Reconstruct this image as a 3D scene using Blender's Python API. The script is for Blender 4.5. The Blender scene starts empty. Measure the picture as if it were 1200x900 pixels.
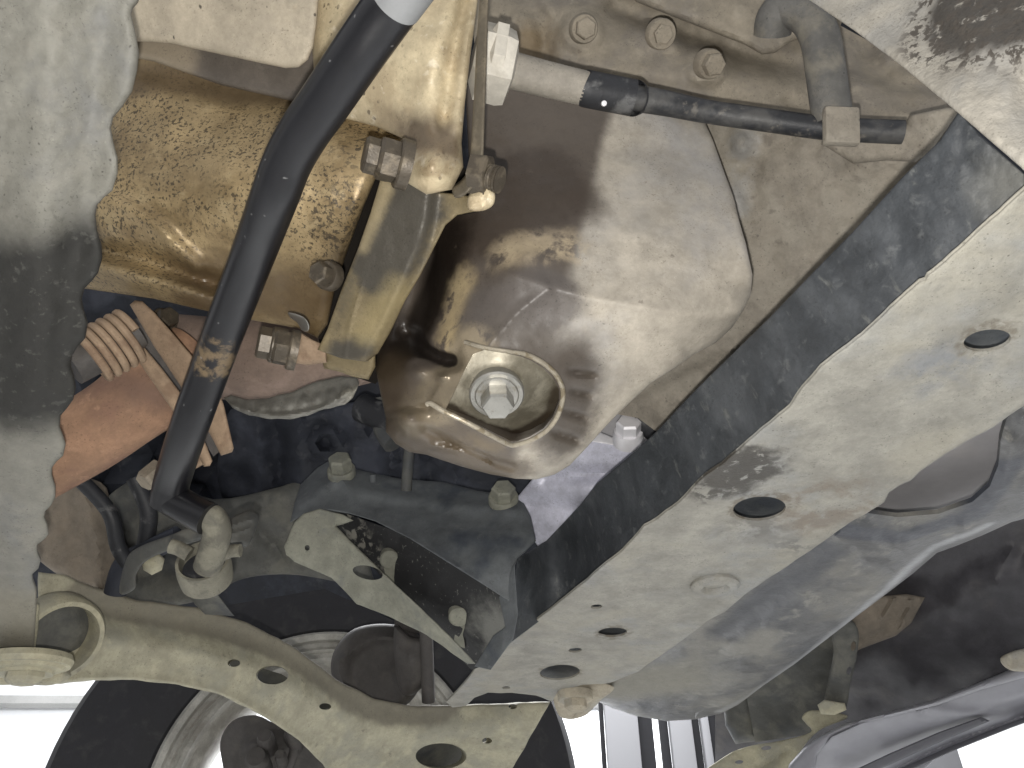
import bpy, bmesh, math, random
import numpy as np
from mathutils import Vector, noise as mnoise
from mathutils.geometry import delaunay_2d_cdt
random.seed(7)
S = bpy.context.scene
COL = S.collection

# ------------------------------------------------------------------ camera, light, exposure
PITCH = math.radians(37.0)
FPX = 924.0                                   # focal length in photo pixels (1200 wide)
CAM = np.array([0.0, 0.0, 1.25])
R_ = np.array([1.0, 0.0, 0.0])
F_ = np.array([0.0, math.cos(PITCH), math.sin(PITCH)])
U_ = np.array([0.0, -math.sin(PITCH), math.cos(PITCH)])
cd = bpy.data.cameras.new('camera'); cam = bpy.data.objects.new('camera', cd); COL.objects.link(cam)
cam.location = CAM; cam.rotation_euler = (math.pi/2 + PITCH, 0, 0)
cd.sensor_width = 36; cd.lens = 36*FPX/1200; cd.clip_start = 0.01; cd.clip_end = 200
S.camera = cam

def CV(r, u, f):                              # a direction given along right, up, forward
    v = R_*r + U_*u + F_*f
    return v/np.linalg.norm(v)
def P(x, y, d): return CAM + d*(F_ + (x-600)/FPX*R_ + (450-y)/FPX*U_)
def HD(y, h): return h/(math.sin(PITCH) + (450-y)/FPX*math.cos(PITCH))   # depth of the level plane h above the camera
def hctrl(h): return [(0, 100, HD(100, h)), (1200, 100, HD(100, h)), (0, 850, HD(850, h)), (1200, 850, HD(850, h))]

w = bpy.data.worlds.new('World'); S.world = w; w.use_nodes = True
bg = w.node_tree.nodes['Background']; bg.inputs[0].default_value = (0.98, 0.985, 1.0, 1); bg.inputs[1].default_value = 0.27
def lamp(name, kind, loc, energy, size, col=(1, 1, 1), aim=None):
    l = bpy.data.lights.new(name, kind); o = bpy.data.objects.new(name, l); COL.objects.link(o)
    o.location = loc; l.energy = energy; l.color = col
    if kind == 'AREA': l.size = size
    else: l.shadow_soft_size = size
    if aim is not None:
        o.rotation_euler = Vector(np.array(aim)-np.array(loc)).to_track_quat('-Z', 'Y').to_euler()
    return o
lamp('phone_flash', 'POINT', CAM - 0.019*U_ - 0.005*R_, 3.6, 0.004, (1.0, 0.97, 0.92))
lamp('added_wall_lamp', 'AREA', (0.2, 3.4, 3.6), 290, 3.0, (0.97, 0.98, 1.0), (0.2, 4.6, 0.6))  # unseen lamp added to whiten the back wall and bounce light underneath
vs = S.view_settings
vs.view_transform = 'Standard'; vs.look = 'None'; vs.exposure = 1.18; vs.gamma = 1.0; vs.use_curve_mapping = False

# ------------------------------------------------------------------ materials
def lin(c):
    return tuple((v/255/12.92 if v/255 <= 0.04045 else ((v/255+0.055)/1.055)**2.4) for v in c)
class NB:
    def __init__(s, name):
        s.m = bpy.data.materials.new(name); s.m.use_nodes = True; s.t = s.m.node_tree; s.n = s.t.nodes; s.l = s.t.links
        s.bs = s.n['Principled BSDF']; s.pos = s.n.new('ShaderNodeNewGeometry').outputs['Position']
    def put(s, sock, v):
        if hasattr(v, 'is_linked'): s.l.new(v, sock)
        else: sock.default_value = v
    def math(s, op, a, b=0.0, c=None):
        n = s.n.new('ShaderNodeMath'); n.operation = op; s.put(n.inputs[0], a); s.put(n.inputs[1], b)
        if c is not None: s.put(n.inputs[2], c)
        return n.outputs[0]
    def vmath(s, op, a, b=None, scale=None):
        n = s.n.new('ShaderNodeVectorMath'); n.operation = op; s.put(n.inputs[0], a)
        if b is not None: s.put(n.inputs[1], b)
        if scale is not None: s.put(n.inputs['Scale'], scale)
        return n.outputs['Value'] if op in ('LENGTH', 'DOT_PRODUCT', 'DISTANCE') else n.outputs[0]
    def noise(s, scale, detail=5, rough=0.6, dist=0.0, stretch=None, off=0.0):
        v = s.pos
        if stretch is not None: v = s.vmath('MULTIPLY', v, stretch)
        if off: v = s.vmath('ADD', v, (off, off*1.7, off*.6))
        n = s.n.new('ShaderNodeTexNoise'); s.put(n.inputs['Vector'], v)
        n.inputs['Scale'].default_value = scale; n.inputs['Detail'].default_value = detail
        n.inputs['Roughness'].default_value = rough; n.inputs['Distortion'].default_value = dist
        return n.outputs[0]
    def rng(s, v, lo, hi):
        n = s.n.new('ShaderNodeMapRange'); n.interpolation_type = 'SMOOTHSTEP'
        s.put(n.inputs[0], v); n.inputs[1].default_value = lo; n.inputs[2].default_value = hi
        return n.outputs[0]
    def mask(s, k):
        if isinstance(k, (int, float)): return k
        t = k[0]
        if t == 'n':      # noise patch: scale, lo, hi, (stretch), (offset)
            return s.rng(s.noise(k[1], 5, 0.62, 0.3, k[4] if len(k) > 4 else None, k[5] if len(k) > 5 else 0.0), k[2], k[3])
        if t == 'v':      # cells: specks, size of cell, threshold
            n = s.n.new('ShaderNodeTexVoronoi'); s.put(n.inputs['Vector'], s.vmath('ADD', s.pos, s.vmath('SCALE', s.noisecol(k[1]*1.3), scale=0.6/k[1])))
            n.inputs['Scale'].default_value = k[1]; return s.rng(n.outputs['Distance'], k[2]+.06, k[2])
        if t == 'b':      # blob: centre, radius, softness, wobble
            d = s.vmath('DISTANCE', s.pos, tuple(k[1])); wob = k[4] if len(k) > 4 else 0.6
            d = s.math('ADD', d, s.math('MULTIPLY', s.math('SUBTRACT', s.noise(1.6/k[2], 5, .65), .5), wob*k[2]*2))
            return s.rng(d, k[2]+k[3], k[2]-k[3])
        if t == 'l':      # capsule between A and B: radius, softness, wobble
            A = np.array(k[1]); B = np.array(k[2]); AB = B-A
            h = s.math('DIVIDE', s.vmath('DOT_PRODUCT', s.vmath('SUBTRACT', s.pos, tuple(A)), tuple(AB)), float(AB@AB))
            h = s.math('MINIMUM', s.math('MAXIMUM', h, 0.0), 1.0)
            q = s.vmath('ADD', s.vmath('SCALE', tuple(AB), scale=h), tuple(A))
            d = s.vmath('DISTANCE', s.pos, q); wob = k[5] if len(k) > 5 else 0.5
            d = s.math('ADD', d, s.math('MULTIPLY', s.math('SUBTRACT', s.noise(1.3/k[3], 5, .65), .5), wob*k[3]*2))
            return s.rng(d, k[3]+k[4], k[3]-k[4])
        if t == 'p':      # half space beyond point A along dir
            d = s.vmath('DOT_PRODUCT', s.vmath('SUBTRACT', s.pos, tuple(k[1])), tuple(k[2])); wob = k[4] if len(k) > 4 else .01
            d = s.math('ADD', d, s.math('MULTIPLY', s.math('SUBTRACT', s.noise(45, 4, .6), .5), wob*2))
            return s.rng(d, -k[3], k[3])
        if t == '*':
            a = s.mask(k[1])
            for q in k[2:]: a = s.math('MULTIPLY', a, s.mask(q))
            return a
        if t == '+':
            a = s.mask(k[1])
            for q in k[2:]: a = s.math('MAXIMUM', a, s.mask(q))
            return a
        if t == '!': return s.math('SUBTRACT', 1.0, s.mask(k[1]))
    def noisecol(s, scale):
        n = s.n.new('ShaderNodeTexNoise'); s.put(n.inputs['Vector'], s.pos); n.inputs['Scale'].default_value = scale
        return n.outputs['Color']
    def mix(s, f, a, b, typ='RGBA'):
        n = s.n.new('ShaderNodeMix'); n.data_type = typ
        i = {'RGBA': (6, 7, 2), 'FLOAT': (2, 3, 0)}[typ]
        s.put(n.inputs[0], f); s.put(n.inputs[i[0]], a); s.put(n.inputs[i[1]], b)
        return n.outputs[i[2]]
CAL = {'dusty_beam_underside': (.76, .78, .82), 'dusty_grey_rail': (.68, .68, .68), 'oily_dusty_pan': (1.0, 1.0, 1.05), 'dusty_control_arm': (1.12, 1.1, 1.02), 'dusty_control_arm_with_shaded_flange': (1.10, 1.09, 1.05),
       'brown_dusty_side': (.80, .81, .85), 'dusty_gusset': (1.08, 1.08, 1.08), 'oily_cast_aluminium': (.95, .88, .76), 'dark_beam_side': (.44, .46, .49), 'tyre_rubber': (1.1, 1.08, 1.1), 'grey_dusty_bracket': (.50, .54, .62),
       'dusty_black_plastic': (.78, .79, .82), 'pale_dusty_bracket': (.74, .76, .72), 'rusty_pipe': (1.28, 1.22, 1.12), 'pale_oily_aluminium': (1.2, 1.24, 1.32), 'matt_black_plastic': (1.7, 1.62, 1.68), 'tan_rusted_flange': (1.0, .95, .92),
       'dusty_engine_block': (.82, .83, .86), 'dark_blue_grey_grime': (.6, .65, .8), 'grey_grimy_casting': (.85, .85, .82), 'silver_grey_plastic': (.85, .85, .86), 'dark_oily_aluminium': (.85, .83, .78), 'dusty_hose': (.7, .7, .72), 'dusty_grey_hose': (.72, .72, .72), 'grimy_bushing': (.72, .71, .66)}
def mat(name, base, rough=0.6, metal=0.0, layers=(), bump=((900, .15, .0006), (140, .2, .002)), vary=0.22, vscale=38, spec=0.5, grit=1.0):
    b = NB(name)
    q = CAL.get(name, (1, 1, 1)); base = tuple(x*y for x, y in zip(base, q)); layers = [(L[0], tuple(x*y for x, y in zip(L[1], q)))+tuple(L[2:]) for L in layers]
    v = b.noise(vscale, 7, .68)
    lo = tuple(x*(1-vary) for x in base)+(1,); hi = tuple(min(1, x*(1+vary)) for x in base)+(1,)
    col = b.mix(b.rng(v, .3, .7), lo, hi)
    fine = b.noise(420, 4, .7, off=3.1)
    col = b.mix(b.math('MULTIPLY', b.rng(fine, .35, .65), vary*0.9), col, tuple(x*.62 for x in base)+(1,))
    ro = b.math('ADD', b.math('MULTIPLY', b.math('SUBTRACT', v, .5), .3), rough); me = metal
    for L in layers:
        k = b.mask(L[0]); amt = L[2] if len(L) > 2 else 1.0
        f = b.math('MULTIPLY', k, amt)
        col = b.mix(f, col, tuple(L[1])+(1,))
        if len(L) > 3 and L[3] is not None: ro = b.mix(f, ro, L[3], 'FLOAT')
        if len(L) > 4: me = b.mix(f, me, L[4], 'FLOAT')
    if bump and grit:                          # fine dirt: mid mottling, dark grains and pale dust grains over everything
        gm = b.rng(b.noise(150, 7, .78, off=5.7), .56, .40)
        gd = b.math('MULTIPLY', b.rng(b.noise(800, 3, .6, off=1.9), .58, .68), b.rng(b.noise(60, 4, .6, off=8.3), .42, .62))
        gl = b.math('MULTIPLY', b.rng(b.noise(950, 3, .6, off=4.4), .60, .70), b.rng(b.noise(45, 4, .6, off=2.3), .45, .65))
        def scaled(c, k):
            n = b.n.new('ShaderNodeMix'); n.data_type = 'RGBA'; n.blend_type = 'MULTIPLY'; n.inputs[0].default_value = 1
            b.put(n.inputs[6], c); n.inputs[7].default_value = (k, k, k*.97, 1); return n.outputs[2]
        col = b.mix(b.math('MULTIPLY', gm, .20*grit), col, scaled(col, .62))
        col = b.mix(b.math('MULTIPLY', gd, .6*grit), col, scaled(col, .36))
        col = b.mix(b.math('MULTIPLY', gl, .5*grit), col, scaled(col, 1.45))
    b.put(b.bs.inputs['Base Color'], col); b.put(b.bs.inputs['Roughness'], ro); b.put(b.bs.inputs['Metallic'], me)
    b.bs.inputs['Specular IOR Level'].default_value = spec
    nrm = None
    for sc, st, di in bump:
        n = b.n.new('ShaderNodeBump'); n.inputs['Strength'].default_value = st; n.inputs['Distance'].default_value = di
        b.put(n.inputs['Height'], b.noise(sc, 4, .6, off=sc*.01))
        if nrm is not None: b.l.new(nrm, n.inputs['Normal'])
        nrm = n.outputs[0]
    if nrm is not None: b.l.new(nrm, b.bs.inputs['Normal'])
    return b.m

# ------------------------------------------------------------------ object helpers
WPOS = {}
def link(name, verts, faces, m, parent=None, smooth=35, origin=None):
    v = np.asarray(verts, float); c = (v.min(0)+v.max(0))/2 if origin is None else np.array(origin, float)
    me = bpy.data.meshes.new(name); me.from_pydata((v-c).tolist(), [], faces); me.validate(); me.update()
    if smooth:
        me.polygons.foreach_set('use_smooth', [True]*len(me.polygons)); me.set_sharp_from_angle(angle=math.radians(smooth))
    if m is not None: me.materials.append(m)
    o = bpy.data.objects.new(name, me); COL.objects.link(o)
    pw = np.zeros(3)
    if parent is not None: o.parent = parent; pw = WPOS[parent.name]
    o.location = c-pw; WPOS[o.name] = c
    return o
def tag(o, label, cat, group=None, kind=None):
    if label: o['label'] = label
    if cat: o['category'] = cat
    if group: o['group'] = group
    if kind: o['kind'] = kind
    return o
def thing(name, label, cat, at, group=None):
    o = bpy.data.objects.new(name, None); COL.objects.link(o); o.empty_display_size = .02
    p = P(*at) if len(at) == 3 else at
    o.location = p; WPOS[o.name] = np.array(p)
    return tag(o, label, cat, group)

class TPS:                                    # inverse depth over the picture plane; exact for planes
    def __init__(s, c):
        a = np.array(c, float); s.x = a[:, :2]/1000; q = 1/a[:, 2]; n = len(a); s.n = n
        if n < 3: s.w = None; s.q = q.mean(); return
        Pm = np.c_[np.ones(n), s.x]
        if n == 3: s.w = np.zeros(3); s.a = np.linalg.solve(Pm, q); return
        r2 = ((s.x[:, None]-s.x[None])**2).sum(2); K = .5*r2*np.log(r2+1e-12)
        M = np.block([[K+1e-7*np.eye(n), Pm], [Pm.T, np.zeros((3, 3))]])
        z = np.linalg.solve(M, np.r_[q, 0, 0, 0]); s.w = z[:n]; s.a = z[n:]
    def __call__(s, x, y):
        if s.w is None: return np.full(len(x), 1/s.q)
        X = np.c_[x, y]/1000; q = s.a[0]+X@s.a[1:]
        r2 = ((X[:, None]-s.x[None])**2).sum(2); q = q+(.5*r2*np.log(r2+1e-12))@s.w
        return 1/q
def segdist(x, y, poly, closed):
    p = np.array(poly, float); a = p if closed else p[:-1]; b = np.roll(p, -1, 0) if closed else p[1:]
    d = b-a; L = (d**2).sum(1)+1e-9
    X = np.c_[x, y]; out = np.empty(len(X)); sg = np.empty(len(X)); tt = np.empty(len(X))
    for i in range(0, len(X), 4000):
        q = X[i:i+4000, None]-a[None]; t = np.clip((q*d).sum(2)/L, 0, 1); r = q-t[..., None]*d
        D = (r**2).sum(2); j = D.argmin(1); k = np.arange(len(j))
        out[i:i+4000] = np.sqrt(D[k, j]); cr = d[j, 0]*q[k, j, 1]-d[j, 1]*q[k, j, 0]; sg[i:i+4000] = np.sign(cr)
        tt[i:i+4000] = (j+t[k, j])/len(a)
    return out, sg, tt
def inpoly(x, y, poly):
    p = np.array(poly, float); r = np.zeros(len(x), bool); j = len(p)-1
    for i in range(len(p)):
        xi, yi = p[i]; xj, yj = p[j]
        if yi != yj: r ^= ((yi > y) != (yj > y)) & (x < (xj-xi)*(y-yi)/(yj-yi)+xi)
        j = i
    return r
def sstep(t): t = np.clip(t, 0, 1); return t*t*(3-2*t)
def spline(pts, closed=True, sub=4):
    p = [np.array(q, float) for q in pts]; n = len(p); out = []
    rg = range(n) if closed else range(n-1)
    for i in rg:
        a, b, c, d = (p[(i-1) % n], p[i], p[(i+1) % n], p[(i+2) % n]) if closed else (p[max(i-1, 0)], p[i], p[i+1], p[min(i+2, n-1)])
        for k in range(sub):
            t = k/sub; out.append(.5*((2*b)+(-a+c)*t+(2*a-5*b+4*c-d)*t*t+(-a+3*b-3*c+d)*t**3))
    if not closed: out.append(p[-1])
    return [tuple(q) for q in out]
# relief features; each gives metres towards the viewer's side of the sheet
def bump(cx, cy, rx, ry, h, ang=0):
    ca, sa = math.cos(math.radians(ang)), math.sin(math.radians(ang))
    def f(x, y):
        u = ((x-cx)*ca+(y-cy)*sa)/rx; v = (-(x-cx)*sa+(y-cy)*ca)/ry
        return h*np.exp(-(u*u+v*v)*1.6)
    return f
def disc(cx, cy, rx, ry, h, soft=.25, ang=0):
    ca, sa = math.cos(math.radians(ang)), math.sin(math.radians(ang))
    def f(x, y):
        u = ((x-cx)*ca+(y-cy)*sa)/rx; v = (-(x-cx)*sa+(y-cy)*ca)/ry
        return h*sstep((1+soft-np.sqrt(u*u+v*v))/(2*soft))
    return f
def ridge(pl, wd, h, fade=0, smooth=True):
    q = spline(pl, False) if smooth and len(pl) > 2 else pl
    def f(x, y):
        D, _, t = segdist(x, y, q, False); g = h*np.exp(-(D/wd)**2*1.4)
        if fade: g = g*sstep(t/fade)*sstep((1-t)/fade)
        return g
    return f
def stepl(pl, h, wd, fade=0):                          # right-hand side (y down) of the line is shifted by h
    q = spline(pl, False) if len(pl) > 2 else pl
    def f(x, y):
        D, sg, t = segdist(x, y, q, False); g = h*sstep((D*sg/wd+1)/2)
        if fade: g = g*sstep(t/fade)*sstep((1-t)/fade)
        return g
    return f
def tent(pl, h, wd, fade=.2):
    q = spline(pl, False)
    def f(x, y):
        D, _, t = segdist(x, y, q, False); g = h*np.exp(-np.sqrt((D/wd)**2+.006)*1.6)
        return g*sstep(t/fade)*sstep((1-t)/fade)
    return f
def plateau(poly, h, soft):
    def f(x, y):
        D, _, _ = segdist(x, y, poly, True); s = np.where(inpoly(x, y, poly), D, -D); return h*sstep((s/soft+1)/2)
    return f
def nz(scale, h, seed=0.0, sy=1.0):
    def f(x, y): return np.array([h*mnoise.fractal(Vector((a/scale+seed, b/scale*sy, seed*2.3)), .9, 2.0, 4) for a, b in zip(x, y)])
    return f
def ell(cx, cy, rx, ry, ang=0, n=28):
    ca, sa = math.cos(math.radians(ang)), math.sin(math.radians(ang))
    return [(cx+rx*math.cos(2*math.pi*i/n)*ca-ry*math.sin(2*math.pi*i/n)*sa, cy+rx*math.cos(2*math.pi*i/n)*sa+ry*math.sin(2*math.pi*i/n)*ca) for i in range(n)]
def dens(poly, step):
    out = []
    for i, a in enumerate(poly):
        b = poly[(i+1) % len(poly)]; n = max(1, int(math.hypot(b[0]-a[0], b[1]-a[1])/step))
        out += [(a[0]+(b[0]-a[0])*k/n, a[1]+(b[1]-a[1])*k/n) for k in range(n)]
    return out
def sheet(name, outline, ctrl, m, parent=None, thick=.003, holes=(), step=6, feats=(), sm=False, rnd=0.0, wob=0.0, back=None, side=None):
    """pressed or cast wall of real thickness: outline and relief on a curved surface through the depth points"""
    if sm: outline = spline(outline)
    outline = dens(outline, step)
    if wob:
        outline = [(x+wob*mnoise.noise(Vector((x*.07, y*.07, 1.3))), y+wob*mnoise.noise(Vector((x*.07, y*.07, 7.7)))) for x, y in outline]
    ar = sum(a[0]*b[1]-b[0]*a[1] for a, b in zip(outline, outline[1:]+outline[:1]))
    if ar < 0: outline = outline[::-1]
    T = TPS(ctrl); op = np.array(outline)
    hs = [dens(h, step) for h in holes]
    x0, y0 = op.min(0); x1, y1 = op.max(0)
    gx, gy = np.meshgrid(np.arange(x0+step*.5, x1, step), np.arange(y0+step*.5, y1, step*.866))
    gx = gx+(np.arange(gx.shape[0]) % 2)[:, None]*step*.5
    gx, gy = gx.ravel(), gy.ravel()
    pts = [np.c_[gx, gy]]
    dm = float(np.median(T(op[:, 0], op[:, 1]))); rpx = rnd*FPX/dm
    if rpx > 1.5:
        nrm = np.roll(op, -1, 0)-np.roll(op, 1, 0); nrm = np.c_[-nrm[:, 1], nrm[:, 0]]; nrm /= np.linalg.norm(nrm, axis=1)[:, None]+1e-9
        for fr in (.06, .2, .45, .75): pts.append(op+nrm*rpx*fr)
    Q = np.vstack(pts); ins = inpoly(Q[:, 0], Q[:, 1], outline); Q = Q[ins]; src = np.repeat(np.arange(len(pts)), [len(p) for p in pts])[ins]
    D, _, _ = segdist(Q[:, 0], Q[:, 1], outline, True)
    mind = np.where(src == 0, max(step*.45, rpx*.85 if rpx > 1.5 else 0), 0)
    for i, fr in enumerate((.06, .2, .45, .75)): mind = np.where(src == i+1, rpx*fr*.9, mind)
    keep = D >= mind
    for h in hs:
        dh, _, _ = segdist(Q[:, 0], Q[:, 1], h, True); keep &= (~inpoly(Q[:, 0], Q[:, 1], h)) & (dh > step*.4)
    Q = Q[keep]
    V = [Vector(p) for p in outline]; E = [(i, (i+1) % len(outline)) for i in range(len(outline))]
    for h in hs:
        b = len(V); V += [Vector(p) for p in h]; E += [(b+i, b+(i+1) % len(h)) for i in range(len(h))]
    V += [Vector(p) for p in Q.tolist()]
    vo, eo, fo, *_ = delaunay_2d_cdt(V, E, [], 0, 1e-3)
    A = np.array([tuple(v) for v in vo]); Fc = [f for f in fo]
    cen = np.array([A[list(f)].mean(0) for f in Fc]); ok = inpoly(cen[:, 0], cen[:, 1], outline)
    for h in hs: ok &= ~inpoly(cen[:, 0], cen[:, 1], h)
    Fc = [f for f, k in zip(Fc, ok) if k]
    used = sorted({i for f in Fc for i in f}); rm = {u: i for i, u in enumerate(used)}; A = A[used]; Fc = [[rm[i] for i in f] for f in Fc]
    x, y = A[:, 0], A[:, 1]; d = T(x, y)
    for ft in feats: d = d-ft(x, y)
    if rpx > 1.5:
        De, _, _ = segdist(x, y, outline, True); dist = np.minimum(De*d/FPX, rnd); d = d+rnd-np.sqrt(np.maximum(rnd**2-(rnd-dist)**2, 0))
    front = CAM+d[:, None]*(F_+((x-600)/FPX)[:, None]*R_+((450-y)/FPX)[:, None]*U_)
    if back is None:
        c = front.mean(0)-CAM; bd = c/np.linalg.norm(c)
    else: bd = np.array(back)
    N = len(front); verts = np.vstack([front, front+bd*thick])
    faces = []; ec = {}
    for f in Fc:
        a, b, c = A[f[0]], A[f[1]], A[f[2]]
        if (b[0]-a[0])*(c[1]-a[1])-(b[1]-a[1])*(c[0]-a[0]) > 0: f = f[::-1]     # face the viewer
        faces.append(f); faces.append([i+N for i in f[::-1]])
        for i in range(3): ec[(f[i], f[(i+1) % 3])] = 1
    nf = len(faces)
    for (i, j) in list(ec):
        if (j, i) not in ec: faces.append([j, i, i+N, j+N])
    o = link(name, verts, faces, m, parent)
    if side is not None:
        o.data.materials.append(side)
        ix = np.zeros(len(o.data.polygons), int); ix[nf:] = 1
        if len(ix) == len(faces): o.data.polygons.foreach_set('material_index', ix)
    return o
def path(pts, sub=6):
    W = [np.r_[P(*p[:3]), p[3] if len(p) > 3 else 1] for p in pts]
    return np.array(spline(W, False, sub)) if len(W) > 2 else np.array(W)
def sweep(C, rad, seg=20, caps=True):
    n = len(C); T = np.gradient(C, axis=0); T /= np.linalg.norm(T, axis=1)[:, None]
    u = np.cross(T[0], [.3, .5, .81]); u /= np.linalg.norm(u); V = []; Fs = []
    for i in range(n):
        u = u-T[i]*(u@T[i]); u /= np.linalg.norm(u); v = np.cross(T[i], u)
        for k in range(seg):
            a = 2*math.pi*k/seg; V.append(C[i]+rad[i]*(math.cos(a)*u+math.sin(a)*v))
    for i in range(n-1):
        for k in range(seg): Fs.append([i*seg+k, i*seg+(k+1) % seg, (i+1)*seg+(k+1) % seg, (i+1)*seg+k])
    if caps: Fs.append(list(range(seg))[::-1]); Fs.append([(n-1)*seg+k for k in range(seg)])
    return V, Fs
def tube(name, pts, r, m, parent=None, seg=24, sub=6, mod=None):
    """r in metres, or 'px' to read the fourth value of each point as a radius in photo pixels"""
    C = path(pts, sub); n = len(C)
    if r == 'px':
        dd = (C[:, :3]-CAM)@F_; rad = C[:, 3]*dd/FPX
    else: rad = np.full(n, r)
    if mod is not None: rad = rad*np.array([mod(i/(n-1)) for i in range(n)])
    V, Fs = sweep(C[:, :3], rad, seg)
    return link(name, V, Fs, m, parent)
def frame(ax):
    a = np.array(ax, float); a /= np.linalg.norm(a); u = np.cross(a, [0.21, .35, .91]); u /= np.linalg.norm(u); return a, u, np.cross(a, u)
def lathe_vf(o, ax, prof, seg=40, rot=0, caps=True):
    a, u, v = frame(ax); V = []; Fs = []
    for r, z in prof:
        for k in range(seg):
            t = 2*math.pi*k/seg+rot; V.append(np.array(o)+a*z+r*(math.cos(t)*u+math.sin(t)*v))
    n = len(prof)
    for i in range(n-1):
        for k in range(seg): Fs.append([i*seg+k, i*seg+(k+1) % seg, (i+1)*seg+(k+1) % seg, (i+1)*seg+k])
    if caps:
        if prof[0][0] > 1e-5: Fs.append(list(range(seg))[::-1])
        if prof[-1][0] > 1e-5: Fs.append([(n-1)*seg+k for k in range(seg)])
    return V, Fs
def lathe(name, o, ax, prof, m, parent=None, seg=40, rot=0, smooth=35, caps=True):
    V, Fs = lathe_vf(o, ax, prof, seg, rot, caps and prof[0] != prof[-1]); return link(name, V, Fs, m, parent, smooth)
def hexbolt(name, at, ax, m, parent, r=.0085, h=.006, fr=None, fh=.0018, rot=.2, dome=0.0, deep=.004):
    """flange and hexagon head; the flange is a sub-part named washer"""
    o = np.array(at)
    a, _, _ = frame(ax); z0 = fh if fr else 0
    V, Fs = lathe_vf(o, ax, [(r, -deep), (r, z0+h*.82), (r*.86, z0+h), (r*.55, z0+h+dome)], 6, rot)
    b = link(name, V, Fs, m, parent, 20)
    if fr: lathe('washer', o, ax, [(fr*.3, -deep), (fr, -deep), (fr, fh*.55), (fr*.93, fh), (fr*.3, fh)], m, b, 32)
    return b
def prism(name, A, B, wd, ht, m, parent=None, up=None, bev=.0015):
    """bevelled bar from A to B"""
    A, B = np.array(A), np.array(B); a, u, v = frame(B-A)
    if up is not None:
        v = np.array(up)-a*(np.array(up)@a); v /= np.linalg.norm(v); u = np.cross(v, a)
    L = np.linalg.norm(B-A); bm = bmesh.new(); vs_ = []
    for z in (0, L):
        for sx, sy in ((-1, -1), (1, -1), (1, 1), (-1, 1)): vs_.append(bm.verts.new(A+a*z+u*sx*wd/2+v*sy*ht/2))
    for f in ((3, 2, 1, 0), (4, 5, 6, 7), (0, 1, 5, 4), (1, 2, 6, 5), (2, 3, 7, 6), (3, 0, 4, 7)): bm.faces.new([vs_[i] for i in f])
    bmesh.ops.recalc_face_normals(bm, faces=bm.faces)
    bmesh.ops.bevel(bm, geom=bm.edges[:], offset=min(bev, wd*.3, ht*.3), segments=2, affect='EDGES', profile=.6)
    V = [np.array(x.co) for x in bm.verts]; Fs = [[x.index for x in f.verts] for f in bm.faces]; bm.free()
    return link(name, V, Fs, m, parent)

# ------------------------------------------------------------------ palette
DUST = (.40, .355, .275); DUSTL = (.47, .43, .35); BLK = (.018, .018, .02); OIL = (.035, .026, .018)
M = {}
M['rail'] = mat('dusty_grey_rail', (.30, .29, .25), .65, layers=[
    (('n', 22, .50, .72), (.225, .23, .24), .5), (('n', 40, .50, .70, (1.6, 1.6, .5)), (.36, .34, .29), .5),
    (('l', P(-60, 400, .395), P(105, 372, .40), .057, .013, .22), (.018, .0175, .016), .95, .75),  # soft shadow band painted into the rail colour
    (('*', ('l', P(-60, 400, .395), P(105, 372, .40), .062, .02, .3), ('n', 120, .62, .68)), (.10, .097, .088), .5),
    (('n', 170, .58, .67), (.19, .185, .165), .3), (('b', P(10, 720, .53), .04, .02, .5), (.34, .31, .235), .6), (('v', 130, .03), (.10, .09, .08), .8)], vary=.14)
M['alu'] = mat('oily_cast_aluminium', (.40, .325, .205), .50, .35, layers=[
    (('n', 30, .45, .68), (.20, .15, .085), .75, .36),
    (('n', 75, .55, .7), (.46, .39, .26), .7),
    (('*', ('n', 500, .545, .575, (1.0, .7, 1.3)), ('n', 24, .34, .50), ('!', ('b', P(300, 330, .46), .035, .02))), (.035, .027, .018), .85, .5, 0),
    (('*', ('n', 300, .52, .57, (.8, 1, 1.3), 4), ('l', P(420, 180, .425), P(395, 260, .43), .012, .008)), (.03, .025, .02), .9, .5, 0),
    (('l', P(425, 210, .43), P(385, 350, .45), .006, .008), OIL, .9, .3, 0),
    (('l', P(110, 92, .462), P(400, 112, .445), .0135, .006, .3), (.11, .083, .055), .85, .5, 0),
    (('l', P(250, 340, .462), P(370, 345, .455), .021, .014, .3), (.09, .063, .036), .85, .4, 0), (('l', P(180, 285, .47), P(240, 330, .465), .006, .006, .5), (.14, .10, .06), .6, .4, 0)], bump=((700, .2, .0006), (160, .12, .001)))
M['aluL'] = mat('pale_oily_aluminium', (.46, .375, .235), .60, .15, layers=[
    (('n', 40, .42, .62), (.34, .26, .155), .7, .45),
    (('n', 120, .58, .72), (.62, .54, .40), .7),
    (('*', ('v', 200, .2), ('n', 30, .45, .6)), (.04, .03, .02), .9, .5, 0),
    (('l', P(400, 140, .405), P(535, 168, .375), .010, .006, .4), (.075, .052, .032), .92, .4, 0), (('*', ('b', P(505, 198, .368), .016, .008), ('n', 50, .4, .6)), (.20, .14, .075), .8, .4), (('l', P(548, 0, .385), P(530, 120, .38), .003, .003, .5), (.22, .17, .10), .7)], bump=((600, .25, .0006), (140, .12, .001)))
M['ledge'] = mat('grimy_shaded_ledge', (.12, .102, .085), .55, layers=[(('l', P(120, 60, .45), P(195, 64, .44), .016, .006, .3), (.30, .25, .18), .8)])  # shadow under the cover painted into the grimy ledge colour
M['gap'] = mat('oily_shade_gap', (.010, .008, .006), .85, spec=.15)  # shade of the oily gap painted as near black
M['plate'] = mat('brown_steel_plate', (.13, .11, .08), .5, .4, layers=[(('n', 60, .5, .66), (.24, .20, .14), .8)])
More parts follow.
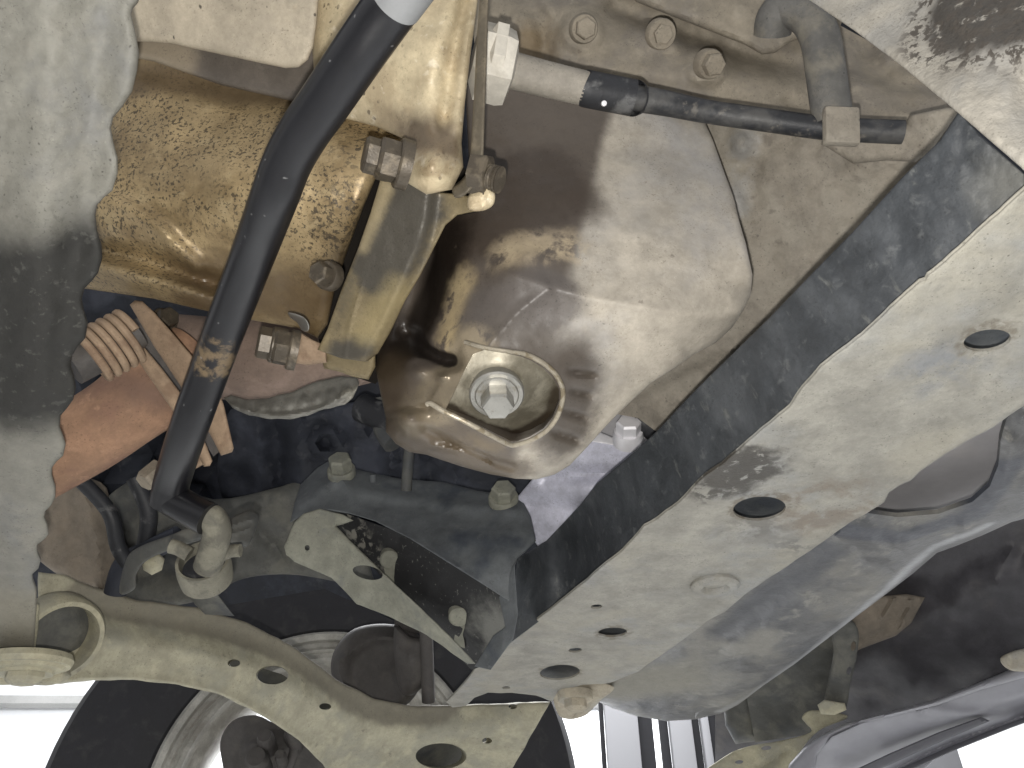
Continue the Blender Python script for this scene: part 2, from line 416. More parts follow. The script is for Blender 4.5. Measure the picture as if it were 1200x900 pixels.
M['alud'] = mat('dark_oily_aluminium', (.24, .195, .115), .48, .3, layers=[
    (('+', ('l', P(488, 240, .398), P(446, 315, .412), .0155, .005, .5), ('l', P(395, 412, .425), P(425, 408, .425), .007, .004, .5), ('l', P(405, 330, .412), P(385, 390, .42), .005, .004, .5)), (.060, .056, .050), .93, .42, .2),
    (('l', P(468, 335, .415), P(430, 390, .425), .006, .006), (.34, .28, .15), .8, .45), (('l', P(455, 222, .397), P(425, 290, .408), .003, .003, .5), (.36, .30, .19), .7, .5)], bump=((700, .25, .0008),))
M['cover'] = mat('dusty_beige_cover', (.42, .365, .28), .7, layers=[(('n', 25, .5, .7), (.33, .29, .23), .6), (('v', 90, .045), (.06, .05, .04), .9)], bump=((900, .12, .0005),))
M['dust'] = mat('dusty_steel', DUST, .75, layers=[
    (('n', 24, .48, .66), (.33, .32, .29), .75), (('n', 55, .58, .72), (.50, .46, .37), .6), (('n', 90, .62, .7), (.24, .20, .15), .5)])
M['beam'] = mat('dusty_beam_underside', (.385, .36, .30), .72, layers=[
    (('n', 16, .46, .68), (.36, .36, .345), .6),
    (('n', 11, .50, .66), (.44, .40, .31), .6),
    (('*', ('b', P(866, 553, .428), .024, .007, .8), ('n', 100, .36, .46)), (.055, .046, .035), .95, .45),
    (('*', ('b', P(835, 575, .444), .014, .006, .8), ('n', 120, .42, .5)), (.07, .06, .046), .9, .5),
    (('*', ('b', P(965, 600, .46), .030, .014, .8), ('n', 50, .40, .58)), (.24, .19, .14), .75),
    (('*', ('b', P(930, 640, .50), .012, .010, .8), ('n', 90, .45, .55)), (.17, .16, .145), .7),
    (('*', ('b', P(1100, 425, .36), .018, .012, .8), ('n', 45, .40, .58)), (.26, .265, .27), .8),
    (('*', ('b', P(890, 630, .48), .020, .010, .6), ('n', 60, .38, .54)), (.20, .185, .16), .8),
    (('n', 130, .66, .74), (.20, .18, .15), .6), (('v', 170, .035), (.12, .10, .08), .8),
    (('*', ('+',)+tuple(('b', P(x, y, HD(y, .22)), r, .0022, .5) for x, y, r in ((890, 596, .0185), (1157, 399, .0125), (656, 788, .0205), (718, 741, .0150))), ('n', 140, .40, .58)), (.17, .135, .09), .65), (('n', 60, .60, .72), (.30, .28, .235), .6)], bump=((800, .2, .0006), (120, .3, .003)))
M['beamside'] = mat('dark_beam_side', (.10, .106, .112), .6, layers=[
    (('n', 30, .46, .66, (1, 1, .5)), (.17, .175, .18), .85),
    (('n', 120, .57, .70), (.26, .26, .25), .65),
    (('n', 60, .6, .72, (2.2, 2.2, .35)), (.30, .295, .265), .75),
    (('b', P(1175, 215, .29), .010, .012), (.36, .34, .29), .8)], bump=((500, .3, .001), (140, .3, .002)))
M['gusset'] = mat('dusty_gusset', (.35, .325, .28), .75, layers=[
    (('n', 20, .45, .65), (.29, .28, .26), .8),
    (('*', ('b', P(1200, -5, .305), .034, .004, .25), ('n', 140, .34, .44)), (.05, .044, .038), .95, .6),
    (('*', ('b', P(1200, -5, .305), .043, .005, .3), ('n', 260, .50, .56)), (.07, .06, .05), .95, .6)], bump=((500, .4, .0015), (120, .3, .002)))
M['bracket'] = mat('grey_dusty_bracket', (.20, .20, .185), .7, layers=[
    (('n', 26, .45, .64), (.26, .26, .235), .8), (('n', 16, .5, .68), (.085, .095, .11), .8), (('n', 70, .6, .72), (.32, .31, .27), .6)])
M['bracketL'] = mat('pale_dusty_bracket', (.32, .31, .265), .75, layers=[(('n', 30, .48, .66), (.21, .21, .20), .8), (('n', 60, .6, .72), (.40, .38, .31), .6)])
M['recess'] = mat('black_paint_with_dust', (.014, .014, .015), .6, layers=[
    (('*', ('l', P(400, 610, .68), P(560, 770, .7), .012, .008, .8), ('n', 130, .48, .58)), (.23, .22, .19), .9, .8),
    (('b', P(600, 740, .62), .031, .014, .9), (.17, .17, .155), .9, .8), (('n', 260, .62, .68), (.16, .155, .14), .8, .8)])
M['arm'] = mat('dusty_control_arm', (.36, .34, .26), .75, layers=[
    (('n', 22, .46, .64), (.25, .245, .21), .75), (('n', 60, .56, .7), (.41, .38, .29), .6),
    (('n', 100, .64, .72), (.15, .135, .11), .6)])
_t = [P(x, y-6, d+.018) for x, y, d in ((100, 706, .64), (170, 720, .675), (240, 730, .70), (310, 752, .735), (355, 780, .76), (405, 812, .79), (455, 832, .83), (530, 835, .88))]
M['armbody'] = mat('dusty_control_arm_with_shaded_flange', (.36, .34, .26), .75, layers=[
    (('n', 22, .46, .64), (.27, .265, .22), .75), (('n', 60, .56, .7), (.43, .40, .30), .6),
    (('+',)+tuple(('l', _t[i], _t[i+1], .021, .004, .3) for i in range(7)), (.17, .155, .125), .8), (('n', 100, .64, .72), (.15, .135, .11), .6)])  # less lit upper flange painted as a darker strip
M['grime'] = mat('grimy_bushing', (.25, .24, .20), .75, layers=[(('n', 60, .48, .64), (.12, .115, .10), .8)])
M['black'] = mat('black_satin_paint', (.007, .007, .009), .33, spec=.55, layers=[
    (('*', ('b', P(250, 425, .41), .0118, .003, 1.2), ('n', 150, .40, .58)), (.17, .12, .065), .8, .45), (('v', 110, .035), (.25, .25, .25), .5)], bump=((1500, .06, .0003), (300, .06, .001)), vary=.1)
M['rubber'] = mat('black_rubber', (.02, .021, .025), .55, layers=[(('n', 70, .55, .72), (.14, .14, .14), .8)])
M['hose'] = mat('dusty_hose', (.035, .037, .042), .5, layers=[(('n', 45, .46, .66), (.12, .117, .11), .85), (('n', 120, .58, .7), (.22, .20, .17), .7)])
M['greyhose'] = mat('dusty_grey_hose', (.17, .165, .155), .65, layers=[(('n', 40, .45, .65), (.30, .275, .225), .8), (('v', 120, .05), (.04, .04, .04), .7)])
M['white'] = mat('dirty_white_plastic', (.52, .49, .43), .6, layers=[(('n', 50, .55, .75), (.40, .37, .31), .7)], bump=())
M['sleeve'] = mat('dusty_threaded_sleeve', (.29, .265, .225), .7)
M['boss'] = mat('bare_oily_drain_boss', (.085, .068, .045), .34, .4, layers=[(('n', 60, .50, .66), (.20, .17, .12), .6, .40), (('n', 35, .55, .7), (.07, .055, .035), .8, .3), (('l', P(520, 482, .425), P(600, 512, .43), .006, .003, .3), (.03, .022, .014), .95, .3), (('l', P(600, 512, .43), P(650, 480, .42), .007, .003, .3), (.035, .026, .016), .95, .3)], bump=((500, .15, .0005), (150, .1, .001)))  # oil and recess shade painted dark along the lower rim
M['bosswall'] = mat('wet_dark_recess', (.05, .037, .024), .3, .2, bump=((400, .3, .001),))
M['zinc'] = mat('bright_zinc', (.40, .39, .36), .36, .75, layers=[(('n', 150, .52, .66), (.28, .25, .19), .6)], bump=((900, .1, .0003),), vary=.08)
M['bolt'] = mat('dirty_bolt', (.085, .07, .052), .45, .35, layers=[(('n', 120, .5, .66), (.17, .14, .10), .7)])
M['boltd'] = mat('dusty_bolt', (.26, .225, .175), .7, layers=[(('n', 80, .55, .7), (.22, .19, .15), .7)])
M['rust'] = mat('rusty_pipe', (.25, .155, .105), .8, layers=[(('n', 30, .46, .64), (.17, .10, .075), .85), (('n', 110, .55, .7), (.31, .195, .135), .7), (('l', P(120, 440, .49), P(205, 470, .5), .012, .010), (.12, .075, .06), .8)])
M['flange'] = mat('tan_rusted_flange', (.30, .225, .155), .8, layers=[(('n', 50, .5, .68), (.20, .135, .09), .8)])
M['pinkrust'] = mat('pink_brown_pipe', (.20, .145, .115), .8, layers=[(('n', 30, .48, .66), (.27, .20, .165), .8)])
M['crink'] = mat('grey_foil_shield', (.20, .195, .175), .55, .2, layers=[(('n', 60, .5, .66), (.12, .115, .10), .8), (('b', P(412, 456, .5), .014, .006), (.38, .36, .30), .8)])
M['block'] = mat('dusty_engine_block', (.33, .285, .215), .75, layers=[(('n', 26, .46, .64), (.25, .22, .18), .8), (('n', 60, .56, .7), (.40, .35, .27), .7), (('b', P(625, 50, .5), .014, .01), (.22, .15, .07), .7), (('n', 90, .64, .72), (.13, .10, .07), .6)])
M['sideplate'] = mat('brown_dusty_side', (.34, .30, .235), .75, layers=[(('n', 30, .45, .64), (.40, .36, .285), .8), (('n', 70, .58, .72), (.22, .19, .15), .8), (('l', P(872, 165, .5), P(862, 240, .505), .008, .006, .8), (.50, .49, .46), .7, .4), (('v', 150, .06), (.10, .085, .07), .5)], bump=((700, .25, .001), (140, .3, .003)))  # pale streak on the crease is a highlight painted into the colour
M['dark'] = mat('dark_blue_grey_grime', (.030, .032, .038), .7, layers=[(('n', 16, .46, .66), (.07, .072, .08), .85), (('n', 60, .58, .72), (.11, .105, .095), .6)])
M['darkgrey'] = mat('grey_grimy_casting', (.10, .10, .095), .7, layers=[(('n', 24, .46, .64), (.17, .165, .145), .85), (('n', 14, .52, .68), (.06, .065, .075), .8)])
M['brownmetal'] = mat('brown_grimy_casting', (.19, .16, .125), .75, layers=[(('n', 28, .46, .64), (.23, .19, .145), .85)])
M['lav'] = mat('daylight_tinted_steel', (.62, .62, .72), .45, .2, layers=[(('n', 20, .5, .7), (.42, .42, .50), .7)])  # daylight on the bracket painted into its base colour
M['lavwhite'] = mat('white_zinc', (.80, .79, .82), .4, .2, bump=(), vary=.05)
M['tray'] = mat('dusty_black_plastic', (.115, .113, .108), .36, layers=[(('n', 16, .42, .64, (1, .8, 1)), (.24, .225, .185), .85, .5), (('n', 26, .52, .68, (1, .6, 1), 3), (.055, .057, .062), .8, .4), (('n', 60, .56, .7), (.31, .295, .25), .7, .5), (('l', P(850, 745, HD(745, .2295)), P(960, 650, HD(650, .2295)), .016, .008, .5), (.05, .053, .062), .85, .4),
    (('+', ('l', P(985, 622, HD(622, .2295)), P(1060, 628, HD(628, .2295)), .009, .003, .4), ('l', P(1060, 628, HD(628, .2295)), P(1140, 606, HD(606, .2295)), .009, .003, .4), ('l', P(1140, 606, HD(606, .2295)), P(1180, 545, HD(545, .2295)), .010, .004, .4)), (.045, .05, .065), .85, .4),
    (('+',)+tuple(('l', P(a[0]-2, a[1]-4, HD(a[1], .2295)), P(b[0]-2, b[1]-4, HD(b[1], .2295)), .0045, .004, .4) for a, b in (((1160, 622), (1098, 648)), ((1098, 648), (1040, 695)), ((1040, 695), (965, 752)), ((965, 752), (895, 803)), ((895, 803), (845, 836)))), (.46, .46, .46), .7, .3),  # bright edge highlight painted as a pale strip
    (('l', P(680, 825, .78), P(780, 800, .76), .05, .03), (.30, .28, .22), .8, .75)], bump=((700, .2, .0006), (70, .3, .004)))
M['bead'] = mat('rubbed_shiny_plastic', (.22, .22, .225), .22, layers=[(('n', 40, .5, .65), (.16, .155, .145), .8, .5)], spec=.9)
M['plastic'] = mat('matt_black_plastic', (.035, .035, .038), .5, layers=[(('n', 14, .5, .7), (.06, .058, .055), .8)], bump=((300, .2, .001),))
M['mauve'] = mat('mauve_grey_plate', (.37, .36, .37), .7, layers=[(('n', 14, .45, .7), (.43, .405, .39), .7)], bump=(), vary=.08)
M['bumper'] = mat('silver_grey_plastic', (.32, .32, .35), .38, layers=[(('n', 10, .45, .7), (.26, .26, .28), .7)], bump=(), vary=.06)
M['tyre'] = mat('tyre_rubber', (.018, .018, .021), .65, layers=[(('n', 40, .5, .7), (.035, .034, .034), .8)])
M['rim'] = mat('grimy_alloy', (.50, .485, .44), .5, .25, layers=[(('n', 30, .45, .65), (.33, .31, .275), .8)])
M['brake'] = mat('dark_brake_iron', (.075, .068, .064), .65, layers=[(('n', 40, .5, .68), (.10, .09, .08), .8)])
M['wallw'] = mat('white_paint', (.85, .86, .88), .5, bump=(), vary=.02)
M['bar'] = mat('black_door_seal', (.010, .010, .011), .9, spec=.1, bump=(), vary=.1)
M['doorpaint'] = mat('off_white_door_paint', (.085, .085, .09), .7, bump=(), vary=.03)
M['concrete'] = mat('workshop_floor', (.42, .42, .41), .7, vscale=1.5)
DEEP = tuple(F_)

# ------------------------------------------------------------------ setting
wl = link('back_wall', [(-9, 5.4, -.1), (9, 5.4, -.1), (9, 5.4, 4.5), (-9, 5.4, 4.5)], [[0, 1, 2, 3]], M['wallw']); wl['kind'] = 'structure'
wt = tag(prism('wall_rail', (-9, 5.36, 1.25+5.36*.269), (9, 5.36, 1.25+5.36*.269), .05, .06, M['concrete']), 'thin grey rail along the white workshop wall, left of the tyre', 'wall rail')
fl = link('floor', [(-9, -6, 0), (9, -6, 0), (9, 9, 0), (-9, 9, 0)], [[0, 1, 2, 3]], M['concrete']); fl['kind'] = 'structure'

door = thing('workshop_door', 'white workshop door of upright panels with black seals, beyond the tyre', 'door', (.3, 3.6, 0))
def wx(px, py, Y):                              # x on the upright plane Y metres ahead, seen at that pixel
    r = F_+(px-600)/FPX*R_+(450-py)/FPX*U_; return r[0]*Y/r[1]
Yd = 3.6
edges = [(704, 709), (749, 766), (774, 784), (812, 821), (832, 842), (856, 868)]
xs = [(wx(a, 860, Yd), wx(b, 860, Yd)) for a, b in edges]
cur = xs[0][1]
for i, (a, b) in enumerate(xs):
    prism('seal', ((a+b)/2, Yd+.02, 0), ((a+b)/2, Yd+.02, 3.2), b-a, .03, M['bar'], door, up=(0, 1, 0))
    e = xs[i+1][0] if i+1 < len(xs) else b+.9
    if e-b > .03: prism('panel', ((b+e)/2, Yd, 0), ((b+e)/2, Yd, 3.2), e-b-.004, .05, M['doorpaint'], door, up=(0, 1, 0), bev=.012)

# body shell above everything
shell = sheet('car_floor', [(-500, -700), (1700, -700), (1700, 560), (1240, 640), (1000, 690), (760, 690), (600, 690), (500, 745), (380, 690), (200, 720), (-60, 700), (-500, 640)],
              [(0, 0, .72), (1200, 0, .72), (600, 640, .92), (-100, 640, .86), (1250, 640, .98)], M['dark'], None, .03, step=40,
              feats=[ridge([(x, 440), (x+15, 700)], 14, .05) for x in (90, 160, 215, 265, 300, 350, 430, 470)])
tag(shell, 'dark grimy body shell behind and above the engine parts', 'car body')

# ------------------------------------------------------------------ wheel and brake
WO = P(374, 935, 1.01); WA = np.array([-.16, .987, 0.0]); WA /= np.linalg.norm(WA)
wh = thing('wheel', 'black front tyre on a grimy alloy rim behind the control arm', 'wheel', tuple(WO))
tr = .352
pr = [(.206, .016), (.220, .002), (.255, -.006), (.295, -.004), (.336, .006), (.3475, .022), (tr, .05), (tr, .155), (.346, .175), (.335, .195), (.295, .206), (.25, .206), (.222, .19)]
tyre = lathe('tyre', WO, WA, pr, M['tyre'], wh, 96, smooth=30, caps=False)
a, u, v = frame(WA)
for k in range(110):
    t = 2*math.pi*k/110
    for z, sk in ((.062, .0), (.14, .035)):
        c = WO+a*z+(tr-.0068)*(math.cos(t+sk)*u+math.sin(t+sk)*v); rd = math.cos(t+sk)*u+math.sin(t+sk)*v
        prism('tread_block', c-a*.012, c+a*.028, .0135, .004, M['tyre'], tyre, up=rd, bev=.002)
rim = lathe('rim', WO, WA, [(.216, .002), (.211, -.004), (.204, .0), (.203, .010), (.198, .014), (.194, .012), (.192, .022), (.186, .026), (.183, .05), (.174, .062), (.172, .10), (.176, .14), (.196, .18), (.212, .19), (.216, .18), (.186, .145), (.180, .12), (.182, .07), (.192, .055), (.198, .03), (.210, .026), (.216, .012), (.216, .002)], M['rim'], wh, 96)
for k in range(5):
    t = 2*math.pi*k/5+.5; d_ = math.cos(t)*u+math.sin(t)*v
    prism('spoke', WO+a*.150+d_*.03, WO+a*.155+d_*.182, .036, .03, M['rim'], rim, up=a, bev=.006)
lathe('rim_centre', WO, WA, [(.0, .13), (.065, .13), (.07, .14), (.07, .165), (.0, .17)], M['rim'], rim, 32)
br = thing('brake', 'dark brake disc and knuckle in front of the rim', 'brake', tuple(WO))
lathe('brake_disc', WO, WA, [(.05, .03), (.122, .03), (.125, .033), (.125, .052), (.122, .055), (.05, .055)], M['brake'], br, 64)
lathe('disc_hub', WO, WA, [(.0, -.01), (.055, -.01), (.065, .0), (.07, .03), (.07, .09), (.0, .09)], M['brake'], br, 40)
sheet('backing_plate', [(262, 905), (258, 870), (272, 845), (300, 838), (330, 850), (350, 835), (378, 850), (395, 890), (400, 930), (262, 930)], [(300, 850, .97), (400, 900, .99), (260, 900, .98)], M['brake'], br, .012, step=5, sm=True, rnd=.006,
      feats=[bump(300, 880, 24, 24, .016), bump(330, 880, 12, 10, .012), bump(345, 865, 9, 14, .016), bump(312, 862, 9, 8, .012), disc(302, 890, 22, 22, .008)])
tube('caliper_hose', [(336, 905, .95), (345, 878, .95), (338, 862, .96), (350, 850, .97)], .006, M['brake'], br)
for (x, y, d, r, h) in ((312, 868, .935, .010, .02), (345, 866, .94, .008, .03), (302, 892, .93, .014, .018), (330, 890, .935, .007, .02)):
    lathe('caliper_boss', P(x, y, d), (.1, -1, .1), [(r*.5, -.03), (r, -.03), (r, h*.4), (r*.8, h*.6), (r*.75, h), (r*.4, h)], M['brake'], br, 20)
kn = thing('steering_knuckle', 'dark rounded knuckle casting seen above the control arm', 'knuckle', (450, 760, .9))
sheet('casting', [(388, 775), (396, 755), (415, 737), (445, 731), (475, 735), (495, 750), (500, 775), (490, 810), (470, 830), (440, 835), (405, 815), (390, 795)], [(400, 770, .92), (490, 770, .91), (450, 820, .9)], M['brake'], kn, .06, step=4, sm=True, rnd=.02,
      feats=[disc(440, 790, 34, 38, -.012, .3), ridge([(395, 775), (440, 750), (485, 752)], 6, .006), bump(470, 790, 14, 22, .012)])
sheet('knuckle_lug', [(462, 735), (480, 745), (500, 752), (505, 790), (482, 815), (466, 800)], [(470, 750, .89), (500, 790, .89), (470, 800, .89)], M['brake'], kn, .03, step=4, sm=True, rnd=.01, feats=[bump(480, 770, 9, 12, .008)])
st = tube('strut_rod', [(497, 690, .89), (500, 760, .89), (502, 822, .89)], .0075, M['brake'], None); tag(st, 'thin dark upright rod beside the knuckle, in front of the bright rim arc', 'rod')
pl = sheet('inner_post', [(462, 690), (505, 690), (505, 742), (462, 742)], [(462, 690, .93), (505, 690, .93), (480, 740, .93)], M['brake'], None, .03, step=8, rnd=.004); tag(pl, 'short dark post between the tyre and the knuckle', 'post')

# ------------------------------------------------------------------ front suspension, lower left
arm = thing('control_arm', 'dusty pressed steel control arm sweeping across the tyre', 'control arm', (320, 790, .68))
armtop = [(45, 670), (75, 674), (110, 688), (160, 703), (230, 712), (290, 730), (340, 755), (395, 797), (440, 819), (490, 828), (560, 826), (645, 822)]
armmid = [(40, 705), (108, 726), (160, 738), (230, 747), (300, 766), (350, 790), (400, 819), (450, 838), (520, 842), (600, 828), (660, 818)]
armlow = [(590, 920), (393, 920), (378, 895), (350, 868), (310, 840), (260, 815), (210, 803), (150, 796), (100, 797), (60, 801), (40, 790)]
actrl = [(40, 690, .60), (60, 800, .60), (160, 705, .65), (150, 795, .655), (300, 740, .715), (260, 815, .70), (400, 800, .775), (350, 870, .77), (500, 830, .85), (400, 915, .84), (640, 822, .855), (590, 915, .90)]
sheet('arm_body', armtop+armlow, actrl, M['armbody'], arm, .028, holes=[ell(319, 791, 19, 11), ell(274, 777, 7.5, 4.5, 0, 16), ell(381, 828, 7, 4, 0, 16), ell(517, 886, 30, 15), ell(571, 868, 6, 3.5, 0, 14), ell(601, 828, 5, 3, 0, 14)],
      step=5, rnd=.004, wob=1.0, feats=[stepl(armmid[::-1], -.026, 22), ridge(armlow[1:], 7, .004), bump(319, 791, 34, 22, -.004), bump(517, 886, 48, 26, -.006), nz(40, .0012), bump(420, 860, 9, 7, .002)])
sheet('arm_inner_web', [(240, 762), (330, 790), (400, 832), (470, 850), (575, 850), (575, 910), (430, 905), (340, 838), (260, 800)], [(300, 790, .76), (500, 850, .90), (520, 890, .93)], M['darkgrey'], arm, .01, step=14)
c0 = P(72, 748, .575); ax0 = CV(.72, -.12, -.62)
lathe('bush_sleeve', P(66, 745, .60), ax0, [(.0275, -.012), (.030, -.012), (.0318, -.006), (.0318, .010), (.0300, .013), (.0265, .013), (.0255, .008), (.0255, -.012), (.0275, -.012)], M['arm'], arm, 48)
lathe('bush_rubber', P(66, 745, .60), ax0, [(.004, -.004), (.016, -.002), (.0256, -.006), (.0256, -.012), (.004, -.012)], M['darkgrey'], arm, 40)
hb = lathe('bush_washer', P(32, 776, .545), (0.08, .12, -1), [(.008, -.004), (.0275, -.004), (.029, .0), (.0275, .0035), (.024, .0035), (.0225, .0055), (.0185, .0065), (.0175, .0085), (.008, .0085)], M['arm'], arm, 48)
hexbolt('bush_bolt', P(32, 779, .54), (0.08, .12, -1), M['arm'], arm, r=.0128, h=.011, rot=.4, dome=.002)
sheet('bush_strap', [(-20, 770), (10, 764), (40, 765), (64, 776), (80, 785), (82, 794), (60, 803), (30, 802), (-20, 800)], [(0, 780, .56), (80, 785, .585), (40, 800, .57)], M['arm'], arm, .03, step=4, sm=True, rnd=.006)

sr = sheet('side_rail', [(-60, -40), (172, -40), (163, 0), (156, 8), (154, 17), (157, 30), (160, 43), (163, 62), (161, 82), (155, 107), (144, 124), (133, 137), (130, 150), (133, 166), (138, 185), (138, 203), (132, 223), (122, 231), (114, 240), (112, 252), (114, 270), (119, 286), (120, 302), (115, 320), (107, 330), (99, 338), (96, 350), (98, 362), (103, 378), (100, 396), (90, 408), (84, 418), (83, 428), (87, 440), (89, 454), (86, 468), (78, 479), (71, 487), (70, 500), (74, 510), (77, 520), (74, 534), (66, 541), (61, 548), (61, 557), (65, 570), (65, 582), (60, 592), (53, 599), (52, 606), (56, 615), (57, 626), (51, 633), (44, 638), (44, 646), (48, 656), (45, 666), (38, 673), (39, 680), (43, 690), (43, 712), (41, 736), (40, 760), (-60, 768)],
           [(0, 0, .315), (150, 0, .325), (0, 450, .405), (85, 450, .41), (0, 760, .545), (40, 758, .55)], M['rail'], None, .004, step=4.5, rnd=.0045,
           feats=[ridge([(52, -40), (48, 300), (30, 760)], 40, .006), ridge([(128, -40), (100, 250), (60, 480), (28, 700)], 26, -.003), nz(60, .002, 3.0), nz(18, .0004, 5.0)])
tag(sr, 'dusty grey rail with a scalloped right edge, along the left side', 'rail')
lip = sheet('rail_lip', [(30, 712), (36, 704), (46, 709), (45, 735), (41, 762), (34, 758), (32, 740), (34, 726)], [(36, 710, .54), (42, 760, .56), (44, 710, .545)], M['arm'], sr, .006, step=3, rnd=.002)

ks = thing('front_subframe', 'grey grimy subframe casting behind the bar end', 'subframe', (300, 650, .72))
sheet('subframe_body', [(70, 690), (110, 600), (160, 560), (200, 560), (250, 585), (330, 570), (360, 560), (400, 590), (425, 640), (440, 690), (425, 690), (400, 683), (350, 674), (310, 674), (280, 680), (262, 690), (250, 700), (180, 712), (110, 700)],
      [(90, 690, .76), (160, 580, .80), (330, 580, .78), (260, 690, .74), (420, 680, .80)], M['darkgrey'], ks, .05, step=6, rnd=.01, sm=True,
      feats=[ridge([(125, 590), (150, 640), (140, 690)], 9, -.02), bump(210, 660, 30, 25, -.025), ridge([(290, 610), (330, 650), (335, 670)], 6, .004), nz(30, .004)])
sheet('subframe_leg', [(52, 560), (118, 565), (130, 600), (140, 650), (128, 690), (100, 690), (60, 668), (40, 640)], [(60, 570, .70), (130, 600, .70), (60, 660, .68), (130, 680, .69)], M['brownmetal'], ks, .05, step=6, sm=True, rnd=.012, feats=[ridge([(98, 580), (112, 630), (118, 690)], 12, .010), nz(24, .004)])
tube('brake_line', [(135, 695, .66), (146, 662, .66), (175, 645, .66), (210, 628, .66)], .009, M['dark'], ks)
tube('brake_line', [(92, 560, .64), (128, 600, .64), (138, 640, .645), (150, 660, .65)], .006, M['rubber'], ks)
tube('brake_line', [(158, 560, .66), (174, 600, .66), (170, 640, .665)], .007, M['rubber'], ks)
hexbolt('subframe_nut', P(183, 553, .56), CV(-.4, -.5, -.7), M['boltd'], ks, r=.008, h=.012)
lk = sheet('knuckle_bracket', [(148, 655), (165, 640), (200, 627), (225, 618), (240, 630), (212, 640), (175, 655), (160, 672), (158, 690), (140, 695)], [(150, 660, .60), (230, 622, .56), (150, 690, .60)], M['darkgrey'], ks, .02, step=4, sm=True, rnd=.004)
sheet('subframe_nut', [(165, 655), (185, 647), (193, 655), (190, 668), (178, 674), (168, 668)], [(165, 655, .60), (190, 668, .60), (180, 650, .60)], M['arm'], ks, .03, step=3, rnd=.005)
sheet('subframe_tab', [(215, 685), (250, 690), (275, 722), (240, 720), (228, 708)], [(215, 685, .66), (275, 720, .68), (250, 690, .66)], M['darkgrey'], ks, .02, step=5, rnd=.003)

# bent black bar in front of the gearbox
bar = thing('anti_roll_bar', 'bent black painted bar running down in front of the gearbox', 'bar', (330, 215, .35))
tube('bar_tube', [(495, -45, .285), (464, 0, .30), (425, 55, .311), (382, 118, .325), (357, 154, .333), (337, 190, .342), (322, 230, .352), (296, 300, .384), (258, 400, .418), (222, 500, .44), (204, 556, .464), (199, 576, .470), (196, 589, .473)], .0104, M['black'], bar, 36, 8)
tube('bar_stub', [(199, 584, .472), (220, 596, .468), (244, 608, .465)], .0098, M['black'], bar, 32)
tube('bar_sleeve', [(500, -50, .283), (476, -16, .294), (463, 2, .2995)], .0106, mat('grey_sleeve', (.20, .205, .21), .45, bump=(), vary=.1), bar, 36)
tube('bar_tip', [(240, 603, .468), (251, 611, .469), (254, 626, .471), (249, 646, .475), (243, 664, .481)], .0084, M['grime'], bar, 32)
cl = thing('bar_clamp', 'dusty U shaped clamp holding the end of the black bar', 'clamp', (240, 665, .49))
axc = CV(.06, .80, -.60)
lathe('clamp_cup', P(240, 668, .492), axc, [(.0125, -.008), (.0160, -.008), (.0165, .002), (.0158, .009), (.0140, .009), (.0130, .005), (.0125, -.008)], M['grime'], cl, 40)
lathe('clamp_rubber', P(240, 668, .492), axc, [(.0, .002), (.0130, .002), (.0134, -.004), (.0, -.004)], M['rubber'], cl, 32)
tube('clamp_ear', [(200, 640, .480), (210, 643, .480), (222, 650, .480)], .0045, M['grime'], cl, 12)
tube('clamp_ear', [(258, 652, .480), (270, 646, .480), (282, 645, .480)], .0040, M['grime'], cl, 12)
sheet('clamp_stud', [(268, 610), (284, 600), (296, 598), (304, 606), (298, 625), (290, 640), (272, 640), (262, 630)], [(270, 605, .52), (300, 605, .53), (280, 640, .51)], M['darkgrey'], cl, .02, step=3, rnd=.005, sm=True, feats=[ridge([(272, 616), (296, 608)], 2.5, .0015), ridge([(270, 626), (294, 619)], 2.5, .0015)])

# ------------------------------------------------------------------ crossmember
cm = thing('crossmember', 'long dusty box section beam running from upper right to lower left', 'crossmember', (890, 560, .45))
bedge = [(1230, 196), (1202, 220), (1150, 268), (1108, 306), (1088, 322), (1085, 328), (1078, 330), (1050, 355), (1030, 374), (1010, 393), (985, 412), (962, 430), (940, 455), (926, 476), (900, 498), (878, 516), (862, 530), (845, 545), (828, 556), (820, 563), (795, 590), (770, 608), (755, 617), (748, 625), (730, 645), (708, 662), (690, 678), (665, 698), (640, 718), (590, 755), (560, 780), (548, 795), (537, 808), (523, 823)]
bdown = [(530, 829), (546, 827), (556, 818), (572, 812), (600, 812), (628, 815), (647, 822), (652, 813), (680, 803), (713, 801), (747, 787), (773, 769), (802, 749), (830, 727), (850, 717), (872, 697), (900, 678), (922, 664), (950, 645), (970, 631), (995, 613), (1018, 600), (1036, 588), (1042, 577), (1052, 570), (1066, 564), (1080, 551), (1107, 532), (1135, 516), (1165, 500), (1191, 481), (1230, 458)]
hol = [ell(593, 806, 5, 1.6, -2, 12), ell(1157, 399, 28, 12.5, -8), ell(890, 596, 31, 14, -4), ell(656, 788, 23.5, 8.8, -4), ell(718, 741, 17, 5.5, -2), ell(699, 711, 7, 2.6, -4, 14), ell(674, 762, 8, 2.8, -4, 14)]
sheet('bottom_plate', bedge+bdown, hctrl(.22), M['beam'], cm, .0016, hol, step=4, rnd=.0018, wob=.8, back=(0, 0, 1),
      feats=[bump(1157, 399, 52, 30, -.0035, -12), bump(1130, 440, 60, 20, -.002, -25), bump(890, 596, 58, 32, -.0045, -10), bump(656, 788, 40, 17, -.003), bump(699, 711, 16, 6, .002), 
             disc(1115, 483, 10, 6, -.0012, .4), disc(1005, 460, 9, 4, -.001, .4), disc(722, 694, 6, 3, -.0015, .4), bump(1095, 540, 9, 5, -.001), nz(70, .0016, 9), nz(22, .0005, 4), ridge(bdown[8:], 10, .0016)])
top2 = [(1230, 205), (1130, 280), (1000, 400), (900, 510), (800, 600), (640, 735), (575, 790), (620, 800), (700, 790), (850, 700), (1000, 590), (1230, 440)]
